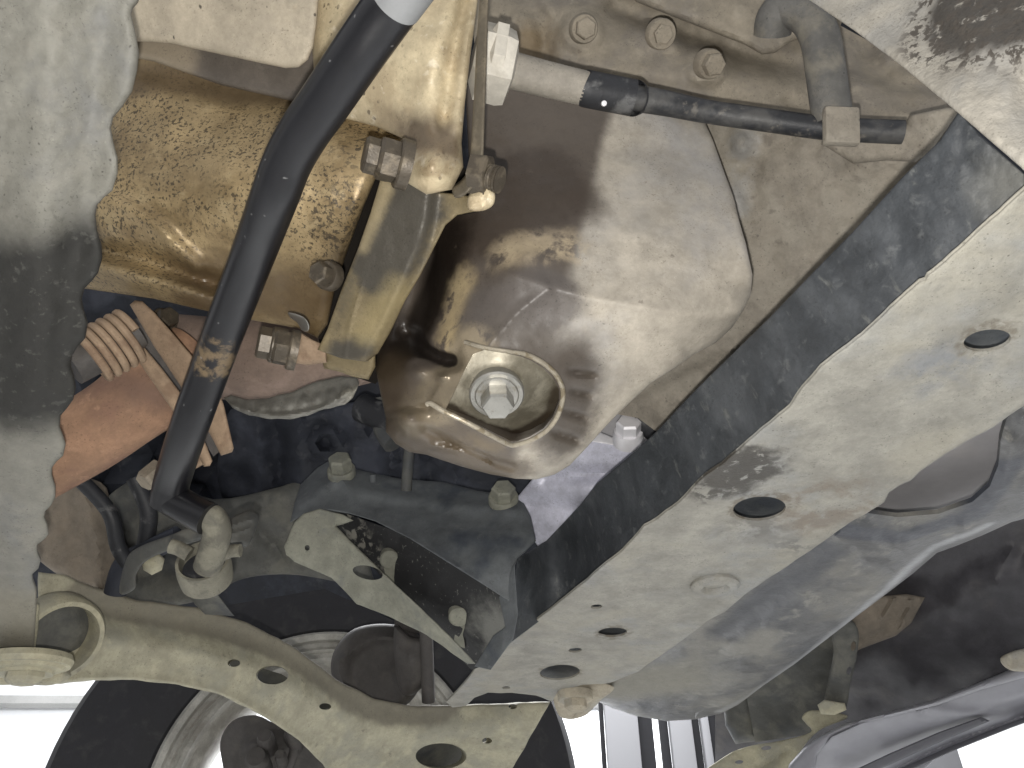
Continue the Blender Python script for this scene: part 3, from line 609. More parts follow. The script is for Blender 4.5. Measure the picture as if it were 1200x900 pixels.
sheet('upper_plate', top2, hctrl(.243), M['bracket'], cm, .003, step=14, back=(0, 0, 1))
stop = [(1124, 130), (1102, 164), (1060, 205), (1000, 271), (950, 322), (900, 374), (860, 413), (820, 452), (795, 478), (770, 505), (735, 537), (700, 566), (680, 592), (660, 613), (640, 634), (606, 655)]
sbot = [(600, 752), (640, 722), (690, 682), (730, 650), (755, 622), (795, 595), (820, 569), (862, 536), (900, 504), (940, 461), (985, 418), (1030, 380), (1078, 336), (1108, 312), (1150, 274), (1202, 226), (1200, 204), (1182, 188), (1150, 160)]
sc_ = [(x, y, HD(y, .2265)) for x, y in sbot[1:15:2]]+[(x, y, HD(y+c, .22)*1.07) for x, y, c in ((1120, 140, 108), (1000, 271, 95), (900, 374, 92), (820, 452, 92), (735, 537, 92), (640, 634, 93))]+[(604, 655, .585), (600, 745, .575)]
sheet('side_plate', stop+sbot, sc_, M['beamside'], cm, .003, step=4, rnd=.001, feats=[nz(40, .0012, 2), nz(12, .0004, 8)])
hexbolt('arm_bolt', P(674, 816, HD(816, .2165)), (.02, .0, -1), M['dust'], cm, r=.011, h=.008, fr=.017, fh=.004, rot=.3, dome=.002)
lathe('weld_nut', P(838, 687, HD(687, .2185)), (0, 0, -1), [(.007, -.003), (.0165, -.003), (.017, .0005), (.0150, .0022), (.0100, .0024), (.0085, .0012), (.007, -.003)], M['beam'], cm, 32)
g = sheet('end_gusset', [(925, -50), (1280, -50), (1280, 260), (1215, 215), (1196, 196), (1180, 182), (1120, 130), (1060, 80), (1000, 35), (948, 0)],
      [(950, 0, .375), (1200, 190, .262), (1200, 0, .30), (1060, 75, .325), (1130, 130, .288)], M['gusset'], cm, .004, step=4, rnd=.003,
      feats=[plateau([(1075, -60), (1090, 5), (1115, 38), (1150, 62), (1200, 70), (1300, 75), (1300, -60)], .004, 16), plateau([(1192, 90), (1190, 120), (1198, 135), (1240, 140), (1240, 80)], -.004, 12), nz(50, .0015, 6), nz(14, .0005, 2)])

bk = thing('engine_mount_bracket', 'grey folded bracket with a black triangular recess at the end of the beam', 'bracket', (470, 640, .66))
sheet('bracket_box', [(340, 612), (345, 590), (352, 568), (372, 548), (384, 541), (400, 545), (430, 553), (470, 561), (520, 565), (560, 575), (600, 581), (614, 590), (622, 606), (628, 634), (607, 655), (602, 665), (601, 716), (594, 703), (560, 681), (520, 656), (480, 631), (440, 611), (410, 602), (375, 597), (355, 603)],
      [(350, 590, .70), (385, 545, .73), (520, 570, .70), (620, 600, .64), (604, 660, .592), (600, 712, .580), (480, 630, .63), (390, 600, .67)], M['bracket'], bk, .004, step=4, rnd=.003,
      feats=[ridge([(352, 590), (395, 562), (420, 575), (520, 590), (610, 598)], 10, .007), ridge([(380, 548), (405, 566), (412, 585)], 5, .003), ridge([(412, 575), (500, 590), (600, 600)], 14, -.003), nz(36, .003, 4), ridge([(345, 612), (360, 600), (380, 597), (410, 602), (480, 631), (595, 704)], 3, .002)])
sheet('bracket_floor', [(333, 640), (345, 612), (356, 602), (375, 596), (402, 603), (414, 610), (394, 617), (422, 645), (480, 700), (530, 748), (558, 778), (548, 778), (500, 744), (455, 722), (440, 716), (418, 708), (402, 690), (388, 677), (345, 658), (335, 650)],
      [(340, 640, .665), (385, 602, .67), (480, 700, .635), (556, 775, .62), (440, 712, .665)], M['bracketL'], bk, .004, [ell(431, 671, 18, 8, 12, 20), ell(360, 642, 3, 3.5, 0, 10)], step=4, rnd=.002, wob=.8,
      feats=[ridge([(386, 618), (480, 701), (556, 776)], 3.5, .002), bump(425, 695, 12, 8, .002)])
sheet('bracket_recess', [(378, 606), (400, 600), (480, 628), (598, 700), (604, 720), (600, 752), (575, 778), (552, 785), (478, 706)],
      [(390, 610, .695), (480, 640, .66), (600, 715, .60), (556, 775, .645), (478, 700, .66)], M['recess'], bk, .004, step=5, feats=[nz(30, .002)])
rT = TPS([(390, 610, .695), (480, 640, .66), (600, 715, .60), (556, 775, .645), (478, 700, .66)])
rz = lambda x, y, o=0: (x, y, float(rT(np.array([float(x)]), np.array([float(y)]))[0])+o)
for (x, y, d) in (rz(457, 655), rz(538, 722)):
    hexp = lathe('plug', P(x, y, d-.001), CV(.1, -.3, -.95), [(.0, .0), (.0085, .0), (.0085, .004), (.006, .007), (.0, .0075)][::-1] if False else [(.0086, -.006), (.0086, .0015), (.0072, .003), (.003, .0033)], M['bracketL'], bk, 24)
    sheet('dust_streak', [(x-8, y+4), (x+7, y+4), (x+5, y+22), (x+7, y+38), (x-7, y+34), (x-5, y+20)], [rz(x-8, y, -.0012), rz(x+8, y, -.0012), rz(x, y+35, -.0012)], M['bracketL'], bk, .0010, step=3, wob=1.5)
sheet('bracket_flange', [(585, 700), (603, 660), (607, 720), (602, 748), (575, 785), (556, 781), (578, 745), (592, 735)], [(600, 670, .585), (603, 745, .572), (560, 780, .60)], M['bracket'], bk, .004, step=4, rnd=.001)
hexbolt('bolt', P(400, 552, .705), CV(.0, .85, -.5), M['bracketL'], bk, r=.0105, h=.012, fr=.0125, fh=.003, rot=.1)
hexbolt('bolt', P(590, 584, .655), CV(.0, .8, -.55), M['bracketL'], bk, r=.010, h=.010, fr=.0125, fh=.003, rot=.3)
tube('bracket_pin', [(437, 565, .70), (437, 556, .70)], .003, M['bracket'], bk, 12)

# ------------------------------------------------------------------ engine block, side casting, pipes (upper right)
eb = thing('engine_block', 'dusty tan engine block with three dirty bolts along its lower flange', 'engine', (780, 40, .5))
sheet('block_flange', [(545, -40), (1010, -40), (985, 30), (1040, 60), (1120, 100), (1130, 128), (1060, 148), (960, 150), (830, 134), (740, 118), (640, 98), (560, 84)],
      [(560, 0, .52), (560, 120, .52), (760, 60, .50), (960, 120, .49), (1100, 120, .48), (900, -20, .53)], M['block'], eb, .04, step=4.5,
      feats=[stepl([(560, -15), (640, -10), (740, 22), (860, 70), (960, 92), (1120, 120)], .012, 22), ridge([(640, 95), (760, 105), (860, 118), (960, 128)], 16, -.008), ridge([(720, 12), (800, 40), (900, 72), (960, 84)], 12, -.007),
             ridge([(600, -20), (632, 20), (640, 70)], 14, -.008), disc(682, 36, 24, 26, .006), disc(772, 42, 27, 16, .004, .3, 20), disc(828, 76, 25, 24, .006), nz(30, .002, 2),
             bump(1040, 70, 18, 13, .006), bump(1060, 88, 22, 13, .006), bump(1085, 92, 16, 12, .005), ridge([(1000, 95), (1070, 112), (1120, 118)], 12, .005), bump(1018, 60, 20, 22, -.008)])
sheet('block_overhang', [(715, -45), (1000, -45), (970, 10), (950, 40), (925, 50), (908, 62), (893, 64), (872, 52), (800, 24), (745, 2)], [(740, -10, .485), (960, -10, .475), (905, 55, .475), (800, 20, .48)], M['block'], eb, .035, step=5, rnd=.008, feats=[nz(30, .002, 7), bump(920, 20, 20, 26, -.006)])
hexbolt('bolt', P(684, 34, .478), CV(.15, -.35, -.9), M['boltd'], eb, r=.0064, h=.005, fr=.0084, fh=.003, rot=.5)
hexbolt('bolt', P(775, 40, .470), CV(.2, -.45, -.85), M['boltd'], eb, r=.0060, h=.003, fr=.0088, fh=.002, rot=.2)
hexbolt('bolt', P(831, 75, .462), CV(.25, -.4, -.85), M['boltd'], eb, r=.0066, h=.006, fr=.0084, fh=.003, rot=.35)

sp = sheet('side_casting', [(740, 120), (830, 140), (900, 150), (960, 160), (1000, 166), (1060, 165), (1075, 150), (1130, 125), (1140, 150), (1080, 220), (900, 420), (840, 475), (800, 505), (772, 508), (748, 490), (716, 484), (690, 490), (690, 300)],
           [(830, 150, .515), (1060, 170, .455), (1115, 135, .44), (900, 330, .51), (800, 430, .55), (760, 500, .58)], M['sideplate'], None, .02, step=5,
           feats=[bump(868, 170, 14, 16, .012), bump(862, 235, 13, 34, .010, -20), bump(880, 195, 20, 20, -.006), bump(1010, 190, 50, 25, .005), nz(44, .004, 3), nz(14, .0008, 5), stepl([(740, 470), (800, 438), (850, 415)], -.006, 8)])
tag(sp, 'brown dusty casting between the oil pan and the beam', 'casting')
sheet('casting_tab', [(962, 168), (975, 150), (1010, 158), (1050, 152), (1060, 148), (1066, 135), (1110, 126), (1126, 128), (1090, 178), (1072, 190), (1040, 188), (1000, 192)], [(970, 165, .452), (1120, 130, .41), (1050, 185, .435)], M['sideplate'], sp, .012, step=4, rnd=.004, feats=[nz(20, .0015)])

cb = thing('shift_cable', 'white nut, ribbed sleeve and black hose crossing above the oil pan', 'cable', (690, 105, .43))
dirc = P(700, 108, .432)-P(575, 75, .42); dirc /= np.linalg.norm(dirc)
V, Fs = lathe_vf(P(562, 71, .42), dirc, [(.012, -.004), (.0205, .0), (.0208, .012), (.0195, .0165), (.012, .0185)], 6, .55); link('nut', V, Fs, M['white'], cb, 25)
V, Fs = lathe_vf(P(574, 66, .4175), dirc, [(.010, -.004), (.0188, .0), (.0188, .006), (.012, .007)], 6, .2); link('nut_collar', V, Fs, M['white'], cb, 25)
tube('sleeve', [(590, 80, .424), (640, 93, .428), (692, 105, .432)], .0098, M['sleeve'], cb, 28, 30, mod=lambda t: 1-.08*t+.010*math.sin(t*190))
tube('connector', [(689, 104, .432), (692, 105, .432), (738, 114, .436), (743, 115, .436)], .0098, M['rubber'], cb, 28, 8, mod=lambda t: .93+.07*min(1, t*14, (1-t)*14))
tube('hose', [(738, 114, .436), (780, 121, .438), (830, 131, .44), (900, 141, .438), (965, 150, .434), (1010, 153, .43), (1058, 155, .426)], .0066, M['hose'], cb, 20, 10, mod=lambda t: 1.12-.16*min(1, t*3))
lathe('paint_dot', P(708, 121, .4235), CV(.1, -.2, -1), [(.0016, -.001), (.0014, .0004), (.0, .0006)], M['lavwhite'], cb, 12)
prism('hose_clip', P(985, 127, .419), P(986, 170, .416), .0185, .006, M['sideplate'], cb, up=F_, bev=.004)

bh = tube('coolant_hose', [(905, 40, .46), (908, 22, .455), (922, 10, .45), (945, 18, .443), (960, 42, .438), (967, 80, .434), (972, 115, .432), (976, 142, .432)], .0106, M['greyhose'], None, 28, 8)
tag(bh, 'dusty grey hose bent over beside the block, above the hose clip', 'hose')

# ------------------------------------------------------------------ gearbox (upper left, centre)
gb = thing('gearbox', 'oil stained gold coloured gearbox casting in the upper left', 'gearbox', (300, 200, .44))
sheet('bell_housing', [(100, 40), (250, 20), (420, 60), (480, 130), (478, 170), (446, 190), (440, 210), (425, 245), (405, 300), (392, 340), (384, 380), (372, 396), (350, 385), (300, 376), (240, 364), (180, 350), (98, 338), (90, 200)],
      [(110, 60, .455), (110, 120, .475), (120, 200, .455), (110, 330, .505), (270, 70, .445), (270, 120, .455), (270, 200, .430), (250, 350, .485), (400, 110, .445), (400, 190, .425), (380, 330, .46), (370, 390, .475), (465, 150, .43)], M['alu'], gb, .06, step=4, rnd=.008,
      feats=[stepl([(100, 100), (200, 100), (300, 120), (380, 150), (470, 170)], .010, 20), ridge([(110, 312), (170, 328), (255, 350)], 15, .016), stepl([(110, 240), (170, 255), (235, 310), (260, 350)], .010, 26), ridge([(110, 290), (180, 306), (250, 335)], 15, -.010), ridge([(118, 232), (165, 252), (230, 312)], 12, .006), ridge([(330, 130), (322, 250), (300, 370)], 30, .004), nz(60, .0016, 8)])
sheet('sump_ledge', [(100, 20), (300, 30), (400, 60), (420, 100), (400, 135), (340, 118), (260, 100), (180, 72), (110, 60)], [(120, 40, .45), (400, 100, .425), (250, 80, .44), (300, 30, .435)], M['ledge'], gb, .02, step=5, rnd=.004)
sheet('added_shade_backing', [(360, 330), (400, 220), (436, 160), (520, 170), (560, 215), (560, 260), (500, 330), (470, 420), (440, 450), (380, 430)], [(400, 220, .47), (540, 200, .46), (400, 420, .50), (500, 300, .50)], M['gap'], gb, .01, step=10)  # dark backing sheet added to deepen the shade in the gap
sheet('sump_cover', [(90, -45), (374, -45), (373, 0), (371, 28), (367, 55), (361, 70), (350, 79), (335, 80), (310, 75), (250, 62), (200, 51), (150, 48), (90, 45)], [(120, 0, .425), (360, 0, .405), (340, 75, .413), (150, 45, .43)], M['cover'], gb, .012, step=4, rnd=.004, feats=[nz(60, .001, 3), bump(335, 4, 5, 4, -.0015), bump(347, 10, 6, 3, -.0015)])
sheet('bell_end', [(370, -45), (566, -45), (560, 0), (552, 60), (545, 120), (541, 168), (543, 196), (530, 222), (500, 228), (478, 215), (470, 190), (478, 165), (440, 148), (400, 138), (372, 130), (366, 60)],
      [(380, 0, .415), (390, 125, .42), (480, 60, .385), (480, 150, .39), (550, 0, .385), (544, 120, .382), (505, 195, .368), (475, 200, .385), (535, 205, .378)], M['aluL'], gb, .03, step=4, rnd=.005,
      feats=[ridge([(545, 0), (528, 80), (520, 150)], 10, -.004), ridge([(540, -30), (505, 80), (500, 145)], 18, .004), stepl([(372, 118), (430, 126), (485, 150), (545, 158)], -.004, 14), bump(520, 140, 10, 10, -.003), nz(40, .0012, 5)])
sheet('bell_flange', [(446, 210), (470, 208), (505, 224), (540, 228), (560, 232), (575, 224), (580, 232), (574, 244), (556, 248), (536, 252), (522, 264), (509, 290), (493, 322), (475, 352), (457, 390), (443, 414), (430, 424), (400, 420), (372, 410), (384, 385), (400, 340), (420, 290), (434, 250)],
      [(450, 215, .395), (560, 238, .385), (505, 260, .395), (390, 380, .425), (430, 415, .425), (372, 410, .43)], M['alud'], gb, .012, side=M['gap'], step=3, rnd=.0012,
      feats=[stepl([(508, 226), (499, 280), (475, 336), (445, 400), (430, 428)][::-1], -.006, 9), bump(562, 236, 16, 8, .004), nz(60, .0008, 9), ridge([(425, 330), (410, 380), (404, 420)], 1.6, .0006)])
sheet('flange_foot', [(372, 405), (400, 415), (430, 412), (440, 410), (440, 430), (432, 445), (415, 442), (395, 435), (380, 432)], [(372, 405, .45), (440, 410, .445), (410, 440, .455)], M['alud'], gb, .02, step=4, rnd=.003)
sheet('end_plate', [(563, -45), (573, -45), (572, 10), (570, 80), (568, 140), (566, 190), (560, 212), (546, 228), (534, 232), (530, 222), (540, 214), (549, 198), (553, 150), (556, 100), (559, 40), (562, 0)],
      [(568, 0, .372), (560, 100, .374), (557, 200, .375), (534, 228, .38)], M['plate'], gb, .012, step=3, rnd=.0015, sm=True)
axb = CV(-.93, .18, -.32)
hexbolt('bolt', P(470, 192, .370), axb, M['bolt'], gb, r=.0098, h=.009, fr=.0118, fh=.002, rot=.2, deep=.004)
hexbolt('bolt', P(448, 186, .372), axb, M['bolt'], gb, r=.0086, h=.007, fr=.0100, fh=.002, rot=.5, deep=.004)
tube('stud', [(560, 204, .382), (574, 208, .378), (586, 211, .376)], .0062, M['bolt'], gb, 20, 14, mod=lambda t: 1+.06*math.sin(t*70))
hexbolt('nut', P(563, 205, .381), CV(.95, -.15, -.25), M['bolt'], gb, r=.0105, h=.005, rot=.2)
sheet('flange_lug', [(548, 232), (556, 222), (572, 218), (580, 226), (578, 240), (566, 247), (550, 246)], [(550, 235, .378), (578, 225, .376), (570, 245, .378)], M['aluL'], gb, .01, step=3, sm=True, rnd=.004, feats=[nz(8, .001)])
hexbolt('bolt', P(384, 323, .420), CV(-.45, .1, -.88), M['bolt'], gb, r=.0062, h=.007, fr=.0078, fh=.002, rot=.1)
hexbolt('nut', P(342, 410, .432), axb, M['bolt'], gb, r=.0098, h=.008, fr=.0112, fh=.002, rot=.3, deep=.003)
hexbolt('nut', P(321, 404, .434), axb, M['bolt'], gb, r=.0088, h=.007, fr=.0100, fh=.002, rot=.6, deep=.006)
sheet('lug', [(338, 395), (350, 388), (366, 398), (382, 405), (383, 425), (360, 428), (342, 425)], [(340, 395, .447), (380, 405, .442), (360, 428, .45)], M['flange'], gb, .03, step=4, rnd=.004, feats=[nz(14, .002)])
sheet('clip', [(338, 366), (355, 371), (362, 380), (361, 388), (354, 387), (348, 378), (340, 372)], [(340, 368, .437), (360, 385, .433), (350, 375, .434)], M['zinc'], gb, .004, step=2.5, rnd=.002, sm=True)

# ------------------------------------------------------------------ exhaust (left, behind the bar)
ex = thing('exhaust_pipe', 'rusty exhaust downpipe with a flange and coil spring, left of the black bar', 'exhaust', (140, 480, .52))
tube('pipe', [(10, 560, .51), (60, 533, .51), (110, 505, .515), (155, 474, .52), (190, 445, .53), (225, 420, .545)], .0255, M['rust'], ex, 40, 10, mod=lambda t: 1+.12*math.exp(-((t-.72)/.1)**2))
sheet('flange', [(152, 357), (158, 352), (167, 353), (181, 366), (204, 392), (226, 418), (250, 445), (262, 473), (274, 525), (272, 530), (259, 534), (252, 520), (236, 490), (210, 450), (180, 405)], [(160, 357, .50), (226, 418, .49), (265, 530, .485), (236, 490, .488)], M['flange'], ex, .014, step=3, rnd=.003)
sheet('flange', [(130, 371), (134, 367), (142, 367), (150, 375), (164, 401), (190, 432), (215, 465), (235, 505), (249, 540), (246, 546), (239, 547), (228, 525), (200, 478), (170, 435), (150, 405)], [(136, 370, .478), (190, 432, .472), (245, 545, .468), (200, 478, .470)], M['flange'], ex, .012, step=3, rnd=.003)
sheet('gasket', [(150, 375), (168, 372), (200, 410), (240, 470), (262, 525), (250, 535), (225, 495), (190, 440)], [(150, 375, .505), (200, 410, .50), (255, 530, .495)], M['brake'], ex, .02, step=5)
A = P(106, 419, .455); B = P(156, 392, .468); ax, u, v = frame(B-A); L = np.linalg.norm(B-A); tn = 5.2
hel = np.array([A+ax*L*t+.0150*(math.cos(2*math.pi*tn*t)*u+math.sin(2*math.pi*tn*t)*v) for t in np.linspace(0, 1, 170)])
V, Fs = sweep(hel, np.full(len(hel), .0024), 10); link('spring', V, Fs, M['flange'], ex)
tube('spring_bolt', [(84, 431, .450), (105, 420, .456), (160, 388, .470)], .0105, M['brake'], ex, 24)
sheet('flange_tip', [(232, 500), (240, 505), (246, 540), (225, 552), (205, 560), (192, 556), (200, 545), (225, 535)], [(235, 505, .53), (240, 545, .53), (200, 555, .535)], M['flange'], ex, .01, step=3, rnd=.003)
hexbolt('nut', P(192, 376, .53), CV(.7, .3, -.6), M['bolt'], ex, r=.007, h=.008, fr=.009, fh=.002)
pk = thing('front_pipe', 'pinkish brown exhaust pipe hidden behind the black bar', 'pipe', (340, 430, .57))
tube('pipe', [(195, 415, .575), (260, 420, .575), (330, 418, .575), (400, 408, .58), (450, 395, .59)], .0300, M['pinkrust'], pk, 40)
cs = sheet('heat_shield', [(262, 466), (272, 463), (290, 468), (312, 467), (345, 458), (372, 446), (400, 441), (419, 443), (421, 449), (414, 466), (404, 474), (380, 480), (360, 487), (340, 491), (318, 491), (292, 487), (272, 478)],
           [(265, 468, .525), (340, 462, .520), (418, 445, .520), (340, 490, .508), (404, 474, .512)], M['crink'], None, .004, step=2.5, rnd=.002, wob=1.0,
           feats=[lambda x, y: .0028*np.abs(np.sin(x*.19))*np.sin(np.clip((y-(470-((x-270)/150)**2*24))/16, 0, 1)*math.pi), ridge([(266, 472), (300, 484), (340, 486), (380, 476), (410, 458)], 4, .003)])
tag(cs, 'crinkled grey foil shield curving below the pinkish pipe', 'heat shield')

# ------------------------------------------------------------------ oil pan
op = thing('oil_pan', 'dusty oil pan with wet oil on its left and a raised drain boss', 'oil pan', (640, 350, .43))
boss = [(500, 474), (505, 473), (520, 482), (545, 494), (575, 510), (597, 521), (606, 521), (622, 516), (640, 505), (652, 490), (659, 470), (659, 455), (652, 440), (640, 428), (625, 419), (612, 414), (590, 411), (566, 407), (545, 401)]
bossi = [(522, 480), (547, 491.5), (576, 506), (598, 516.5), (606, 516.5), (620, 512), (637, 502), (648, 488), (655, 470), (655, 456), (648, 443), (637, 432), (623, 423), (611, 418), (590, 413.5), (568, 410), (554, 415), (542, 438), (532, 460)]
panctrl = [(580, 110, .478), (700, 110, .482), (825, 140, .488), (850, 220, .462), (878, 325, .436), (640, 200, .455), (740, 220, .453), (790, 310, .429), (690, 310, .423), (620, 300, .422), (545, 300, .438), (500, 300, .47), (480, 360, .47), (455, 430, .455), (450, 480, .452),
           (862, 384, .452), (800, 425, .446), (780, 380, .424), (720, 400, .422), (640, 370, .414), (560, 370, .418), (540, 420, .412), (620, 440, .414), (690, 470, .440), (720, 490, .456), (583, 465, .412), (510, 460, .42), (480, 500, .43), (560, 530, .435), (640, 530, .443), (600, 560, .462), (670, 545, .462), (500, 532, .45)]
_pT = TPS(panctrl)
def pk(x, y, o=.011): return P(x, y, float(_pT(np.array([float(x)]), np.array([float(y)]))[0])+o)
M['pan'] = mat('oily_dusty_pan', (.41, .37, .295), .6, layers=[
    (('n', 8, .44, .66), (.31, .31, .305), .7),
    (('n', 20, .54, .74), (.44, .405, .335), .5),
    # wet oil on the left part, with a sharp right border
    (('p', P(690, 230, .46), CV(-.99, .28, .0), .0042, .004), (.085, .068, .052), .95, .42),
    (('*', ('+', ('l', P(620, 225, .45), P(560, 260, .45), .033, .006, .35), ('l', P(640, 200, .45), P(672, 250, .45), .018, .009, .4)), 1), (.056, .043, .032), .9, .36),
    (('l', P(500, 270, .445), P(478, 420, .465), .024, .007, .3), (.016, .012, .009), .95, .3),
    (('*', ('l', P(530, 330, .43), P(515, 400, .42), .011, .007, .5), ('n', 90, .36, .50)), (.43, .34, .19), .92, .40),  # gold ridges, their highlight painted in as a brighter colour
    (('*', ('l', P(600, 298, .425), P(665, 298, .43), .010, .008, .6), ('n', 70, .38, .54)), (.46, .375, .24), .9, .40),
    (('l', P(565, 366, .415), P(645, 352, .412), .017, .006, .4), (.105, .092, .08), .92, .45),
    (('l', P(590, 398, .414), P(672, 420, .418), .012, .008, .5), (.10, .086, .07), .85, .45),
    (('l', P(668, 438, .428), P(662, 505, .442), .019, .008, .5), (.07, .056, .042), .9, .42),
    (('l', pk(458, 440, .004), pk(476, 515, .0), .017, .009, .5), (.060, .044, .027), .88, .34),
    (('l', pk(500, 500, .0), pk(600, 548, .004), .013, .007, .6), (.10, .075, .045), .88, .36),
    (('*', ('l', P(500, 525, .42), P(610, 545, .43), .010, .006, .5), ('n', 60, .38, .55)), (.17, .13, .075), .9, .4),
    (('*', ('l', P(512, 468, .418), P(548, 408, .412), .013, .005, .4), ('n', 70, .34, .5)), (.33, .275, .185), .9, .38, .2),
    (('*', ('l', P(475, 485, .42), P(520, 445, .41), .016, .010, .4), ('n', 40, .3, .55)), (.20, .165, .11), .85, .33, .4),
    (('+', ('l', pk(484, 394), pk(500, 412), .0062, .0016, .3), ('l', pk(500, 412), pk(530, 423), .0050, .0014, .3)), (.014, .011, .009), .95, .35),  # darkness of the deep pocket painted into the groove
    (('n', 110, .66, .74), (.10, .08, .06), .5)], bump=((700, .15, .0005), (110, .10, .0015)))
sheet('pan_shell', [(545, 100), (600, 92), (668, 100), (720, 108), (790, 126), (826, 142), (836, 165), (850, 205), (860, 232), (866, 258), (874, 285), (882, 322), (880, 345), (872, 362), (858, 384), (838, 402), (812, 416), (790, 432), (764, 448), (742, 468), (722, 487), (704, 506), (686, 526), (668, 545), (650, 556), (628, 562), (604, 561), (575, 556), (545, 548), (520, 540), (500, 533), (480, 530), (464, 520), (452, 506), (452, 490), (446, 462), (440, 432), (442, 408), (455, 385), (472, 350), (484, 315), (498, 285), (512, 262), (530, 248), (552, 240)],
      panctrl, M['pan'], op, .05, holes=[dens(bossi, 3)], step=3, rnd=.0035,
      feats=[plateau(boss, .0015, 3), tent([(570, 312), (640, 334), (700, 350), (780, 364), (850, 372), (880, 350)], .009, 34, .12), tent([(556, 424), (590, 385), (612, 362), (650, 335)], .0030, 13, .1), tent([(883, 335), (862, 382), (842, 400), (800, 424)], -.006, 22, .1),
             ridge([(482, 392), (494, 408), (512, 420), (532, 424)], 12, -.013), bump(490, 436, 12, 9, .006), bump(518, 442, 8, 6, .005), bump(477, 492, 22, 17, .015, 20), ridge([(452, 485), (470, 478), (500, 478)], 6, -.004),
             ridge([(505, 522), (545, 530), (575, 545)], 4, .003), ridge([(500, 505), (560, 535), (600, 548)], 6, -.004), ridge([(662, 436), (705, 440)], 5, -.005, .3), ridge([(664, 458), (700, 466)], 5, -.005, .3), ridge([(656, 482), (695, 492)], 5, -.005, .3), ridge([(642, 505), (684, 518)], 5, -.005, .3),
             ridge([(497, 300), (488, 350), (470, 400)], 17, -.014), bump(620, 300, 26, 16, .003), ridge([(710, 270), (790, 285)], 12, .0012, .3), nz(70, .0010, 2), nz(20, .0003, 6)])
rimm = spline(boss, False, 5)
rimm = [p for p in rimm]
def rimring(pts, r, name, m):
    W = np.array([P(x, y, float(TPS(panctrl)(np.array([x]), np.array([y]))[0])-.0046) for x, y in pts]); V, Fs = sweep(W, np.full(len(W), r), 10); return link(name, V, Fs, m, op)
M['rimmetal'] = mat('worn_rim_edge', (.36, .32, .25), .38, .35, layers=[(('n', 160, .5, .62), (.20, .16, .10), .8)])
rimring(spline(boss[:16], False, 5), .0014, 'boss_rim', M['rimmetal'])
rimring(spline(boss[15:], False, 5), .0012, 'boss_rim', M['rimmetal'])
bd = float(TPS(panctrl)(np.array([583.]), np.array([466.]))[0])
pd = lambda x, y: float(TPS(panctrl)(np.array([float(x)]), np.array([float(y)]))[0])
bctrl = [(x, y, pd(x, y)+o_) for x, y, o_ in ((520, 478, .003), (535, 440, .003), (555, 408, .003), (590, 412, .004), (640, 430, .006), (655, 462, .010), (640, 500, .020), (603, 520, .024), (560, 500, .013), (583, 462, .0045))]
bT = TPS(bctrl); bp = lambda x, y: P(x, y, float(bT(np.array([float(x)]), np.array([float(y)]))[0]))
M['boss'] = mat('bare_oily_drain_boss', (.20, .18, .135), .42, .35, layers=[(('n', 60, .45, .62), (.31, .285, .225), .8, .42), (('n', 35, .55, .7), (.07, .055, .035), .8, .3),
    (('l', bp(525, 484), bp(602, 513), .0068, .0018, .3), (.022, .016, .011), .95, .3, 0), (('l', bp(602, 514), bp(642, 494), .0085, .0025, .3), (.025, .018, .012), .95, .3, 0), (('l', bp(642, 494), bp(652, 460), .0048, .0025, .3), (.04, .03, .02), .9, .3, 0)], bump=((500, .15, .0005), (150, .1, .001)))  # oil and the less lit recess wall painted as dark strips
sheet('boss_floor', [(587+(x-587)*1.09, 463+(y-463)*1.09) for x, y in bossi], bctrl, M['boss'], op, .004, step=3, feats=[disc(583, 462, 38, 30, .0015, .2)])
axp = CV(.07, -.56, -.82)
dp = thing('drain_plug', 'bright zinc hexagon drain plug with washer in the oil pan boss', 'drain plug', (583, 466, bd), )
po = P(582, 461, bd+.0045)
lathe('washer', po, axp, [(.006, -.004), (.0142, -.004), (.0146, -.001), (.0146, .0012), (.0138, .0022), (.0118, .0022), (.0112, .0014), (.006, .0014)], M['zinc'], dp, 48)
lathe('plug_flange', po, axp, [(.004, .0), (.0112, .0), (.0116, .0018), (.0110, .0028), (.0092, .0032), (.004, .0032)], M['zinc'], dp, 48)
V, Fs = lathe_vf(po, axp, [(.0087, .003), (.0087, .0115), (.0078, .0130), (.0045, .0133), (.002, .0133)], 6, .62); link('plug_head', V, Fs, M['zinc'], dp, 20)

# bright bracket seen between pan and beam
lb = thing('bright_bracket', 'steel bracket, daylight painted into its pale colour, in the gap between pan and beam', 'bracket', (690, 560, .6))
sheet('bracket_plate', [(600, 590), (625, 560), (660, 550), (690, 516), (700, 512), (748, 528), (790, 500), (800, 520), (730, 600), (680, 650), (630, 640)], [(620, 580, .66), (700, 515, .62), (750, 530, .61), (690, 600, .64)], M['lav'], lb, .01, step=5, rnd=.002, feats=[ridge([(640, 560), (700, 555), (730, 560)], 10, -.006), ridge([(620, 590), (690, 600)], 12, -.006), bump(690, 575, 26, 16, .006)])
sheet('bracket_edge', [(690, 517), (700, 505), (722, 514), (748, 520), (748, 529), (720, 522)], [(690, 517, .617), (748, 525, .607), (705, 507, .62)], M['lavwhite'], lb, .012, step=4, rnd=.001)
sheet('bracket_wall', [(690, 516), (704, 496), (716, 483), (760, 488), (790, 500), (755, 535)], [(700, 505, .64), (720, 485, .65), (770, 500, .64)], M['mauve'], lb, .01, step=6)
hexbolt('bolt', P(736, 514, .600), CV(-.05, .8, -.55), M['lavwhite'], lb, r=.0095, h=.010, fr=.0115, fh=.007, rot=.2)
pg = tube('black_boot', [(742, 488, .60), (757, 497, .60), (775, 511, .595)], .0088, M['rubber'], None, 20, mod=lambda t: .85+.2*t); tag(pg, 'small black rubber boot beside the bright bolt', 'rubber boot')

